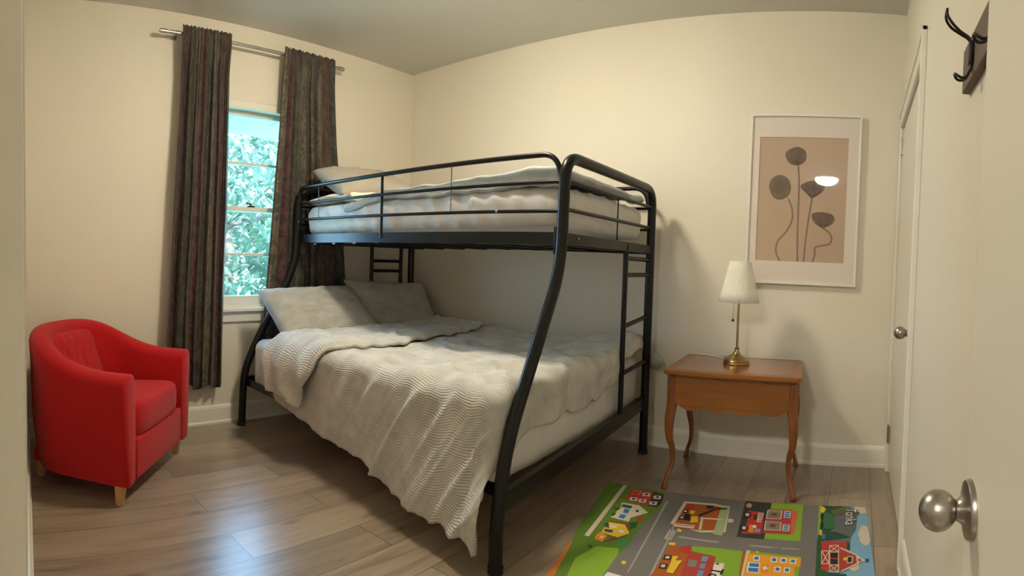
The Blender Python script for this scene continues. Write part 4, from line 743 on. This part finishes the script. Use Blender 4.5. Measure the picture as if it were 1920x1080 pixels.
for s, y in ((-1, -0.60), (1, 0.595)):
    obj('finial', lathe([(0, 0), (0.013, 0), (0.013, 0.038), (0.0105, 0.040), (0.0105, 0.044), (0, 0.046)], 20, Matrix.Translation((0, y, 0)) @ Matrix.Rotation(-s*PI/2, 4, 'X')), M['steel'], rod, autos=40)
    bm = bmesh.new(); yy = s*0.535; add_tube(bm, [(-0.066, yy, 0.0), (-0.012, yy, 0.0)], 0.006, 10); add_tube(bm, [(-0.066, yy, 0.0), (-0.060, yy, 0.0)], 0.018, 18)
    add_tube(bm, [(0, yy-.006, 0), (0, yy+.006, 0)], 0.0135, 16)
    obj('bracket', bm, M['steel'], rod, autos=40)

# ------------------------------------------------------------------ red tub armchair
chair = empty('armchair', (0.725, -2.215, 0), 0)
tag(chair, 'red fabric tub armchair with light wood legs in the left corner', 'armchair')
fd = Vector((0.647, 0.763, 0)).normalized(); rd = Vector((0.763, -0.647, 0)).normalized()   # forward, and towards the camera side
chair.matrix_world = Matrix(((rd.x, fd.x, 0, 0.708), (rd.y, fd.y, 0, -2.195), (0, 0, 1, 0), (0, 0, 0, 1)))
HWD, DEP = 0.402, 0.615
def plan(s):
    """s 0..1 from right arm front round the back to the left arm front; returns point, outward normal (local xy), 'backness'"""
    st_len = 0.30; arc = 0.36
    L1 = st_len; La_ = 1.0
    tot = 2*L1+La_; t = s*tot
    if t < L1: p = Vector((HWD, -t)); n = Vector((1, 0))
    elif t > L1+La_: p = Vector((-HWD, -(tot-t))); n = Vector((-1, 0))
    else:
        a = (t-L1)/La_*PI; ex = 0.95
        ca, sa = math.cos(a), math.sin(a)
        p = Vector((HWD*math.copysign(abs(ca)**ex, ca), -L1-(DEP-L1)*abs(sa)**ex)); n = Vector((ca/HWD, -sa/(DEP-L1))).normalized()
    return p, n
def rim(s):
    k = 0.5-0.5*math.cos(2*PI*s); return lerp(0.548, 0.70, smooth(k)**0.9)
def tubwall():
    bm = bmesh.new(); N = 96; rings = []
    def section(p, n, h, shrink=1.0):
        T = 0.108; zb = 0.085; out = []
        prof = [(-0.045, zb), (-0.030, 0.16), (-0.016, 0.28), (-0.004, h-0.10), (0.0, h-0.05)]
        for k in range(1, 8):
            a = PI*k/8; prof.append((-T/2+T/2*math.cos(a), h-0.048+0.048*math.sin(a)))
        prof += [(-T, h-0.05), (-T-0.004, h-0.12), (-T-0.008, 0.30), (-T-0.008, 0.10), (-T+0.01, zb)]
        c = Vector((-T/2, (h+zb)/2))
        for o_, z in prof:
            o2 = c.x+(o_-c.x)*shrink; z2 = c.y+(z-c.y)*(1-(1-shrink)*0.12)
            q = p+n*o2; out.append(Vector((q.x, q.y, z2)))
        return out
    secs = []
    for d, sh in ((0.010, 0.55), (0.006, 0.82), (0.0, 1.0)):
        p, n = plan(0); sc = section(p, n, rim(0), sh); secs.append([v+Vector((0, d, 0)) for v in sc])
    for i in range(1, N): p, n = plan(i/N); secs.append(section(p, n, rim(i/N)))
    for d, sh in ((0.0, 1.0), (0.006, 0.82), (0.010, 0.55)):
        p, n = plan(1); sc = section(p, n, rim(1), sh); secs.append([v+Vector((0, d, 0)) for v in sc])
    rings = [[bm.verts.new(v) for v in sc] for sc in secs]
    for a, b in zip(rings, rings[1:]):
        k = len(a)
        for j in range(k): bm.faces.new((a[j], a[(j+1) % k], b[(j+1) % k], b[j]))
    bm.faces.new(rings[0][::-1]); bm.faces.new(rings[-1]); bmesh.ops.recalc_face_normals(bm, faces=bm.faces)
    return bm
obj('chair_shell', tubwall(), M['red'], chair, autos=50)
bm = bmesh.new(); add_box(bm, (-0.275, -0.10, 0.088), (0.275, 0.004, 0.262), 0.012, 3); add_box(bm, (-0.30, -0.50, 0.095), (0.30, -0.02, 0.16), 0.01)
obj('front_panel', bm, M['red'], chair, autos=50)
# seat cushion: D-shaped, front a little proud
def seat():
    bm = bmesh.new(); n = 64; prof = [(0.0, 0.255), (0.94, 0.258), (0.985, 0.272), (1.0, 0.30), (1.0, 0.355), (0.985, 0.385), (0.95, 0.398), (0.80, 0.404), (0.4, 0.410), (0.0, 0.412)]
    def foot(k):
        a = 2*PI*k/n; ca, sa = math.cos(a), math.sin(a)
        ex = 0.34 if sa > 0 else 0.62
        x = 0.272*math.copysign(abs(ca)**ex, ca); y = (0.215 if sa > 0 else 0.300)*math.copysign(abs(sa)**ex, sa)-0.215
        return x, y+0.008
    rings = []
    for s_, z in prof:
        if s_ == 0: rings.append([bm.verts.new((0, -0.22, z))]); continue
        rings.append([bm.verts.new((foot(k)[0]*s_, (foot(k)[1]+0.22)*s_-0.22, z+(-0.03*smooth((-foot(k)[1]*s_)/.5)))) for k in range(n)])
    for a, b in zip(rings, rings[1:]):
        for k in range(n):
            if len(a) == 1: bm.faces.new((a[0], b[(k+1) % n], b[k]))
            elif len(b) == 1: bm.faces.new((a[k], a[(k+1) % n], b[0]))
            else: bm.faces.new((a[k], a[(k+1) % n], b[(k+1) % n], b[k]))
    bmesh.ops.recalc_face_normals(bm, faces=bm.faces); return bm
obj('seat_cushion', seat(), M['red'], chair, smooth=True)
bc = obj('back_cushion', pillow_bm(0.47, 0.33, 0.13, 3, 28, 0.08, 6.0), M['red'], chair, smooth=True)
xd = Vector((1, 0, 0)); yd = Vector((0, -0.32, 0.94)).normalized(); zd = xd.cross(yd)
bc.matrix_local = Matrix(((xd.x, yd.x, zd.x, -0.0), (xd.y, yd.y, zd.y, -0.475), (xd.z, yd.z, zd.z, 0.50), (0, 0, 0, 1)))
def leg_bm(x, y):
    bm = bmesh.new(); t, b_ = 0.022, 0.014; h = 0.10
    lo = [bm.verts.new((x*1.0+sx*b_, y+sy*b_, 0)) for sx, sy in ((-1, -1), (1, -1), (1, 1), (-1, 1))]
    hi = [bm.verts.new((x*0.985+sx*t, y+sy*t, h)) for sx, sy in ((-1, -1), (1, -1), (1, 1), (-1, 1))]
    bm.faces.new(lo[::-1]); bm.faces.new(hi)
    for i in range(4): bm.faces.new((lo[i], lo[(i+1) % 4], hi[(i+1) % 4], hi[i]))
    bmesh.ops.bevel(bm, geom=list(bm.edges), offset=0.003, segments=2, affect='EDGES'); return bm
for x, y in ((0.335, -0.045), (-0.335, -0.045), (0.23, -0.50), (-0.23, -0.50)): obj('leg', leg_bm(x, y), M['beech'], chair, autos=40)

# ------------------------------------------------------------------ side table
TZ = 0.562
tb = empty('side_table', (2.553, -0.318, 0), math.radians(5.0)); tag(tb, 'honey-coloured wooden side table with curved legs under the picture', 'side table')
hw, hd = 0.315, 0.262
def rrect(x, y, r_, n=6):
    out = []
    for cx, cy, a0 in ((x-r_, y-r_, 0), (-x+r_, y-r_, 90), (-x+r_, -y+r_, 180), (x-r_, -y+r_, 270)):
        for k in range(n+1):
            a = math.radians(a0+90*k/n); out.append((cx+r_*math.cos(a), cy+r_*math.sin(a)))
    return out
bm = bmesh.new(); add_prism(bm, [(x_, y_-(0.028 if y_ < 0 else 0)) for x_, y_ in rrect(hw, hd, 0.03)], TZ-0.022, TZ)
bmesh.ops.bevel(bm, geom=[e for e in bm.edges if abs(e.verts[0].co.z-e.verts[1].co.z) < 1e-5], offset=0.005, segments=3, affect='EDGES')
obj('table_top', bm, M['oak'], tb, autos=35)
bm = bmesh.new(); add_prism(bm, [(x_, y_-(0.028 if y_ < 0 else 0)) for x_, y_ in rrect(hw-0.05, hd-0.05, 0.012)], TZ-0.002, TZ+0.0006); inl = obj('inlay_panel', bm, M['burl'], tb); tag(inl, 'darker reddish inlaid veneer panel')
def apron(x0, x1, yface, th, horiz=True, depth=0.165, scal=True):
    n = 60; bm = bmesh.new(); top = []; bot = []
    for i in range(n+1):
        t = i/n; x = lerp(x0, x1, t)
        # scalloped lower edge: shallow S curves meeting in small cusps
        z = TZ-0.022-depth
        if scal:
            e = abs(2*t-1)
            z += 0.0 if e < .36 else 0.0
            z += 0.036*smooth((e-0.74)/0.26)+(0.0045*math.cos(e*PI*4.6)+0.004)*smooth((0.92-e)/0.25)
        top.append((x, TZ-0.022)); bot.append((x, z))
    poly = bot+top[::-1]
    for s_ in (0, 1): pass
    fn = (lambda a, b, c: (a, c, b)) if horiz else (lambda a, b, c: (c, a, b))
    n2 = len(bot); lo = []; hi = []
    for i in range(n2):
        lo.append((bm.verts.new(fn(bot[i][0], bot[i][1], yface)), bm.verts.new(fn(top[i][0], top[i][1], yface)))); hi.append((bm.verts.new(fn(bot[i][0], bot[i][1], yface+th)), bm.verts.new(fn(top[i][0], top[i][1], yface+th))))
    for i in range(n2-1):
        for (p_, q_) in ((lo, lo), (hi, hi)): bm.faces.new((p_[i][0], p_[i+1][0], p_[i+1][1], p_[i][1]))
        bm.faces.new((lo[i][0], hi[i][0], hi[i+1][0], lo[i+1][0])); bm.faces.new((lo[i][1], lo[i+1][1], hi[i+1][1], hi[i][1]))
    for i in (0, n2-1): bm.faces.new((lo[i][0], lo[i][1], hi[i][1], hi[i][0]))
    bmesh.ops.recalc_face_normals(bm, faces=bm.faces); return bm
lx, ly = 0.278, 0.222
obj('drawer_front', apron(-lx, lx, -ly-0.020, 0.02), M['oak'], tb, autos=30)
obj('back_apron', apron(-lx, lx, ly, 0.018, True, 0.14), M['oak'], tb, autos=30)
for s in (-1, 1): obj('side_apron', apron(-ly, ly, s*(lx+0.012)-(0.018 if s > 0 else 0), 0.018, False, 0.14), M['oak'], tb, autos=30)
def cabriole(sx, sy):
    bm = bmesh.new(); N = 30; rings = []
    for i in range(N+1):
        t = i/N; z = (TZ-0.024)*(1-t)
        # outward knee, then inward, then foot kicks out
        if z > TZ-0.17: off = 0.0; r_ = 0.024
        else:
            q = 1-z/(TZ-0.17)
            off = 0.012*math.sin(PI*min(1, q/0.5))*(q < .5)-0.014*math.sin(PI*max(0, (q-.42)/0.42))*(.42 < q < .84)+0.026*smooth((q-.72)/.28)
            r_ = lerp(0.0235, 0.0105, smooth(q/.75))+0.004*smooth((q-.9)/.1)
        cx = sx*(lx+off*.72); cy = sy*(ly+off*.72*(0.6 if sy > 0 else 1))
        ring = []
        for k in range(12):
            a = 2*PI*k/12+PI/12; ca, sa = math.cos(a), math.sin(a); e = 0.62
            ring.append(bm.verts.new((cx+r_*math.copysign(abs(ca)**e, ca), cy+r_*math.copysign(abs(sa)**e, sa), z)))
        rings.append(ring)
    for a, b in zip(rings, rings[1:]):
        for k in range(12): bm.faces.new((a[k], a[(k+1) % 12], b[(k+1) % 12], b[k]))
    bm.faces.new(rings[0]); bm.faces.new(rings[-1][::-1]); bmesh.ops.recalc_face_normals(bm, faces=bm.faces); return bm
for sx in (-1, 1):
    for sy in (-1, 1): obj('leg', cabriole(sx, sy), M['oakz'], tb, smooth=True)

# ------------------------------------------------------------------ table lamp
LX, LY, LZ = 2.535, -0.30, TZ+0.0006
lamp = empty('table_lamp', (LX, LY, LZ)); tag(lamp, 'brass table lamp with a cream pleated shade on the side table', 'table lamp')
obj('lamp_foot', lathe([(0, 0.0004), (0.066, 0.0004), (0.067, 0.006), (0.064, 0.012), (0.0655, 0.018), (0.060, 0.026), (0.044, 0.036), (0.030, 0.043), (0.020, 0.050), (0.014, 0.060), (0.011, 0.072), (0.0135, 0.077), (0.008, 0.082)], 48), M['brass'], lamp, autos=35)
obj('lamp_pole', lathe([(0.0058, 0.078), (0.0058, 0.31), (0.010, 0.313), (0.018, 0.318), (0.018, 0.322), (0.008, 0.326), (0.008, 0.36)], 20), M['brass'], lamp, autos=35)
rip = lambda k, i: 0.0013*math.sin(2*PI*k*60)
sh = obj('lamp_shade', lathe([(0.101, 0.306), (0.1015, 0.310), (0.052, 0.505), (0.0515, 0.510), (0.050, 0.508), (0.0995, 0.308), (0.101, 0.306)][:4], 240, None, rip), M['shade'], lamp, smooth=True)
bm = sh.data
me = bpy.data.meshes.new('lamp_shade'); b2 = bmesh.new()
pr = [(0.101, 0.306), (0.0885, 0.356), (0.0765, 0.406), (0.064, 0.458), (0.052, 0.510)]; rg = []
for rr_, z in pr: rg.append([b2.verts.new(((rr_+rip(k/240, 0))*math.cos(2*PI*k/240), (rr_+rip(k/240, 0))*math.sin(2*PI*k/240), z)) for k in range(240)])
for a, b_ in zip(rg, rg[1:]):
    for k in range(240): b2.faces.new((a[k], a[(k+1) % 240], b_[(k+1) % 240], b_[k]))
b2.to_mesh(me); b2.free(); me.materials.append(M['shade']); me.polygons.foreach_set('use_smooth', [True]*len(me.polygons)); sh.data = me
solid(sh, 0.0018, -1)
bm = bmesh.new()
for k in range(3): a = k*2*PI/3; add_tube(bm, [(0.008*math.cos(a), 0.008*math.sin(a), 0.345), (0.054*math.cos(a), 0.054*math.sin(a), 0.49)], 0.0012, 6)
obj('shade_spider', bm, M['brass'], lamp)
obj('bulb', lathe([(0.010, 0.36), (0.012, 0.375), (0.022, 0.40), (0.024, 0.42), (0.018, 0.44), (0, 0.449)], 20), M['white'], lamp, smooth=True)
bm = bmesh.new(); add_tube(bm, [(-0.024, -0.012, 0.325), (-0.024, -0.012, 0.222)], 0.0007, 6)
b_ = bmesh.ops.create_uvsphere(bm, u_segments=12, v_segments=8, radius=0.0065); bmesh.ops.translate(bm, verts=b_['verts'], vec=(-0.024, -0.012, 0.216))
obj('pull_chain', bm, M['iron'], lamp, smooth=True)
bm = bmesh.new(); pts = [(-0.045, 0.045, 0.0038), (-0.10, 0.135, 0.0038), (-0.19, 0.19, 0.0038), (-0.262, 0.197, 0.0038), (-0.272, 0.215, 0.0045), (-0.275, 0.250, 0.002), (-0.278, 0.255, -0.05), (-0.270, 0.262, -0.30), (-0.262, 0.262, -0.52)]
add_tube(bm, fillet(pts, 0.03, 5), 0.003, 8); cdo = obj('lamp_cord', bm, M['cord'], lamp, autos=60); tag(cdo, 'white cord')

# ------------------------------------------------------------------ framed picture
px0, px1, pz0, pz1 = 2.502, 3.103, 0.966, 1.880
pic = empty('picture', (2.80, -0.001, 0.966)); tag(pic, 'white-framed print of dried seed pods hung above the side table', 'picture')
def pp(name, bm, m, **k): return wld(obj(name, bm, m, **k), pic)
bm = bmesh.new(); fw = 0.013
add_box(bm, (px0, -0.032, pz0), (px0+fw, -0.001, pz1), .001); add_box(bm, (px1-fw, -0.032, pz0), (px1, -0.001, pz1), .001)
add_box(bm, (px0+fw, -0.032, pz0), (px1-fw, -0.001, pz0+fw), .001); add_box(bm, (px0+fw, -0.032, pz1-fw), (px1-fw, -0.001, pz1), .001)
pp('picture_frame', bm, M['white'])
bm = bmesh.new(); ax0, ax1, az0, az1 = 2.556, 3.034, 1.090, 1.757
for a, b_ in (((px0+fw, pz0+fw), (ax0, pz1-fw)), ((ax1, pz0+fw), (px1-fw, pz1-fw)), ((ax0, pz0+fw), (ax1, az0)), ((ax0, az1), (ax1, pz1-fw))): add_box(bm, (a[0], -0.020, a[1]), (b_[0], -0.016, b_[1]))
pp('picture_mount', bm, M['mount'])
bm = bmesh.new(); add_box(bm, (ax0-.01, -0.0155, az0-.01), (ax1+.01, -0.013, az1+.01), 0, 2, 0)
def flatpoly(pts, y, mi, n=3):
    # smooth closed outline (Catmull-Rom)
    k = len(pts); out = []
    for i in range(k):
        p0, p1, p2, p3 = (Vector(pts[(i+j) % k]) for j in (-1, 0, 1, 2))
        for q in range(n):
            t = q/n; out.append(0.5*((2*p1)+(-p0+p2)*t+(2*p0-5*p1+4*p2-p3)*t*t+(-p0+3*p1-3*p2+p3)*t**3))
    vs = [bm.verts.new((p_.x, y, p_.y)) for p_ in out]; fc = bm.faces.new(vs); fc.material_index = mi; return fc
def ribbon(pts, wd, y, mi):
    P_ = [Vector(p_) for p_ in pts]; out = []
    for i in range(len(P_)-1):
        p0 = P_[max(0, i-1)]; p1 = P_[i]; p2 = P_[i+1]; p3 = P_[min(len(P_)-1, i+2)]
        for q in range(6):
            t = q/6; out.append(0.5*((2*p1)+(-p0+p2)*t+(2*p0-5*p1+4*p2-p3)*t*t+(-p0+3*p1-3*p2+p3)*t**3))
    out.append(P_[-1]); L_ = []; R2 = []
    for i, c in enumerate(out):
        d = (out[min(i+1, len(out)-1)]-out[max(i-1, 0)]).normalized(); nn = Vector((-d.y, d.x))*wd/2
        L_.append(bm.verts.new((c.x+nn.x, y, c.y+nn.y))); R2.append(bm.verts.new((c.x-nn.x, y, c.y-nn.y)))
    for i in range(len(out)-1): bm.faces.new((L_[i], L_[i+1], R2[i+1], R2[i])).material_index = mi
for i, s_ in enumerate(STEMS): ribbon([(min(max(x, ax0), ax1), max(z, az0)) for x, z in s_], 0.0095, -0.0158-0.00005*i, 1)
for i, (k, v) in enumerate(HEADS.items()): flatpoly(v, -0.0164-0.0001*i, 3 if k == 'round' else 2)
cR = Vector((sum(p_[0] for p_ in HEADS['round'])/10, sum(p_[1] for p_ in HEADS['round'])/10))
for k in range(34):
    a = k*2.4; rr_ = 0.0062*math.sqrt(k); c = cR+Vector((math.cos(a), math.sin(a)*1.1))*rr_
    flatpoly([(c.x+0.0032*math.cos(2*PI*j/6), c.y+0.0032*math.sin(2*PI*j/6)) for j in range(6)], -0.0175, 4, 1)
for nm in ('top', 'mid', 'right'):
    v = HEADS[nm]; c = Vector((sum(p_[0] for p_ in v)/len(v), min(p_[1] for p_ in v)))
    for j in range(0, len(v), 1):
        q = Vector(v[j]); ribbon([tuple(c+(q-c)*.12), tuple(c+(q-c)*.5+Vector((0, 0.004))), tuple(c+(q-c)*.9)], 0.0018, -0.0176, 4)
pm = mat('print_pink_paper', (0.57, 0.445, 0.345), .8, noise_amt=.05, nscale=3)
pp('print', bm, [pm, mat('print_stem', (0.27, 0.20, 0.155), .8), mat('print_pod', (0.20, 0.145, 0.125), .8, noise_amt=.2, nscale=40), mat('print_pod_olive', (0.20, 0.16, 0.115), .8, noise_amt=.15, nscale=50), mat('print_pod_dark', (0.085, 0.06, 0.05), .8)])
pp('picture_glass', box((px0+fw, -0.0235, pz0+fw), (px1-fw, -0.0220, pz1-fw)), M['picglass'])

# ------------------------------------------------------------------ coat rack on the right wall
rk = empty('coat_rack', (RW, -2.05, 1.43)); tag(rk, 'grey-brown wooden coat rack with dark wire hooks on the right wall', 'coat rack')
wld(obj('rack_board', box((RW-0.016, -2.31, 1.382), (RW, -1.925, 1.466), 0.002), M['board']), rk)
def hook(y, z=1.436):
    bm = bmesh.new(); x = RW-0.018
    for s in (-1, 1):
        pts = fillet([(x-0.002, y+s*0.0035, z-0.045), (x-0.003, y+s*0.0035, z+0.012), (x-0.022, y+s*0.0035, z+0.020), (x-0.040, y+s*0.009, z+0.032), (x-0.050, y+s*0.009, z+0.046), (x-0.049, y+s*0.003, z+0.059)], 0.02, 5)
        add_tube(bm, pts, 0.0026, 9)
        pts = fillet([(x-0.002, y+s*0.0035, z+0.005), (x-0.003, y+s*0.0035, z-0.045), (x-0.010, y+s*0.004, z-0.060), (x-0.020, y+s*0.008, z-0.062), (x-0.027, y+s*0.008, z-0.058), (x-0.030, y+s*0.002, z-0.054)], 0.014, 5)
        add_tube(bm, pts, 0.0026, 9)
    add_box(bm, (x-0.007, y-0.008, z-0.035), (x+0.002, y+0.008, z+0.008), 0.002)
    return wld(obj('hook', bm, M['iron'], autos=50), rk)
hook(-2.025); hook(-2.19)

# ------------------------------------------------------------------ play rug
PAL = dict(green=(.10, .20, .018), orange=(.55, .17, .03), cream=(.62, .56, .44), red=(.50, .035, .03), redl=(.6, .16, .10), redd=(.42, .045, .035), redo=(.62, .13, .06), brown=(.06, .02, .015), brownr=(.22, .05, .02), white=(.75, .72, .66), navy=(.03, .05, .16), blue=(.03, .17, .50), dgreen=(.02, .09, .025), yellow=(.75, .52, .04), orangey=(.72, .26, .02), green2=(.05, .22, .05), lgreen=(.22, .40, .03), lgreenp=(.36, .45, .24), rline=(.36, .34, .30), road=(.17, .165, .16), rust=(.40, .10, .015), black=(.012, .012, .012), sky=(.15, .28, .48), grey=(.22, .21, .19), black2=(.035, .04, .035), pink=(.62, .30, .24), orange2=(.80, .34, .02), sky2=(.20, .42, .62), lgreen2=(.26, .44, .04), slate=(.11, .14, .15), oliveb=(.12, .12, .03), dgreen2=(.03, .15, .06), pine=(.015, .07, .05))
keys = list(PAL); bm = bmesh.new()
out = RUG_OUT[:6]+[(2.25, -1.78), (3.25, -1.78)]+RUG_OUT[6:]
add_prism(bm, out, 0.0005, 0.0040, keys.index('road'))
from mathutils.geometry import tessellate_polygon
def inside_clip(poly, side):
    res_ = []
    for i in range(len(poly)):
        a = poly[i]; b = poly[(i+1) % len(poly)]; da, db = side(a), side(b)
        if da >= 0: res_.append(a)
        if (da >= 0) != (db >= 0):
            t = da/(da-db); res_.append((a[0]+(b[0]-a[0])*t, a[1]+(b[1]-a[1])*t))
    return res_
m0 = (3.190+0.549*0, 0)
def topside(p_): return -(p_[1]-(-0.643+(p_[0]-2.034)*((-0.549+0.643)/(3.19-2.034))))-0.001
def rightside(p_): return (3.195+0.052*((-p_[1]-0.549)/0.76))-p_[0]
for rank, (l, c, poly) in enumerate(sorted(RUG_ART, key=lambda q_: q_[0])):
    poly = inside_clip(inside_clip(inside_clip(poly, topside), rightside), lambda p_: p_[1]+1.775)
    if len(poly) < 3: continue
    z = 0.0041+0.00002*rank      # each printed patch lies just over the one before
    vs = [bm.verts.new((x, y, z)) for x, y in poly]
    for t in tessellate_polygon([[Vector((x, y, 0)) for x, y in poly]]):
        try: fc = bm.faces.new([vs[i] for i in t])
        except ValueError: continue
        fc.normal_update()
        if fc.normal.z < 0: fc.normal_flip()
        fc.material_index = keys.index(c)
def text_to(bm, s_, x, y, z, size, rot, mi, off=0.0):
    cu = bpy.data.curves.new('t', 'FONT'); cu.body = s_; cu.size = size; cu.align_x = 'CENTER'; cu.align_y = 'CENTER'; cu.offset = off; cu.fill_mode = 'FRONT'; cu.resolution_u = 3
    to = bpy.data.objects.new('t', cu); COL.objects.link(to); bpy.context.view_layer.update()
    me_ = bpy.data.meshes.new_from_object(to.evaluated_get(bpy.context.evaluated_depsgraph_get())); n0 = len(bm.verts); f0 = len(bm.faces)
    bm.from_mesh(me_); bm.verts.ensure_lookup_table(); bm.faces.ensure_lookup_table()
    bmesh.ops.transform(bm, matrix=Matrix.Translation((x, y, z)) @ Matrix.Rotation(rot, 4, 'Z'), verts=bm.verts[n0:])
    for fc in bm.faces[f0:]: fc.material_index = mi
    bpy.data.objects.remove(to); bpy.data.curves.remove(cu); bpy.data.meshes.remove(me_)
W_I = keys.index('white'); K_I = keys.index('black')
text_to(bm, 'Tonka', 3.128, -0.668, 0.0080, 0.064, -PI/2, K_I, 0.0020); text_to(bm, 'Tonka', 3.128, -0.668, 0.0083, 0.064, -PI/2, W_I, 0.0004)
text_to(bm, 'Tonka', 2.688, -1.262, 0.0080, 0.058, -PI/2, K_I, 0.0008)
rug = obj('play_rug', bm, [mat('rug_'+k, v, 0.75, noise_amt=0.04, nscale=300) for k, v in PAL.items()])
tag(rug, 'grey and green play rug printed with roads, houses and a red barn', 'rug')
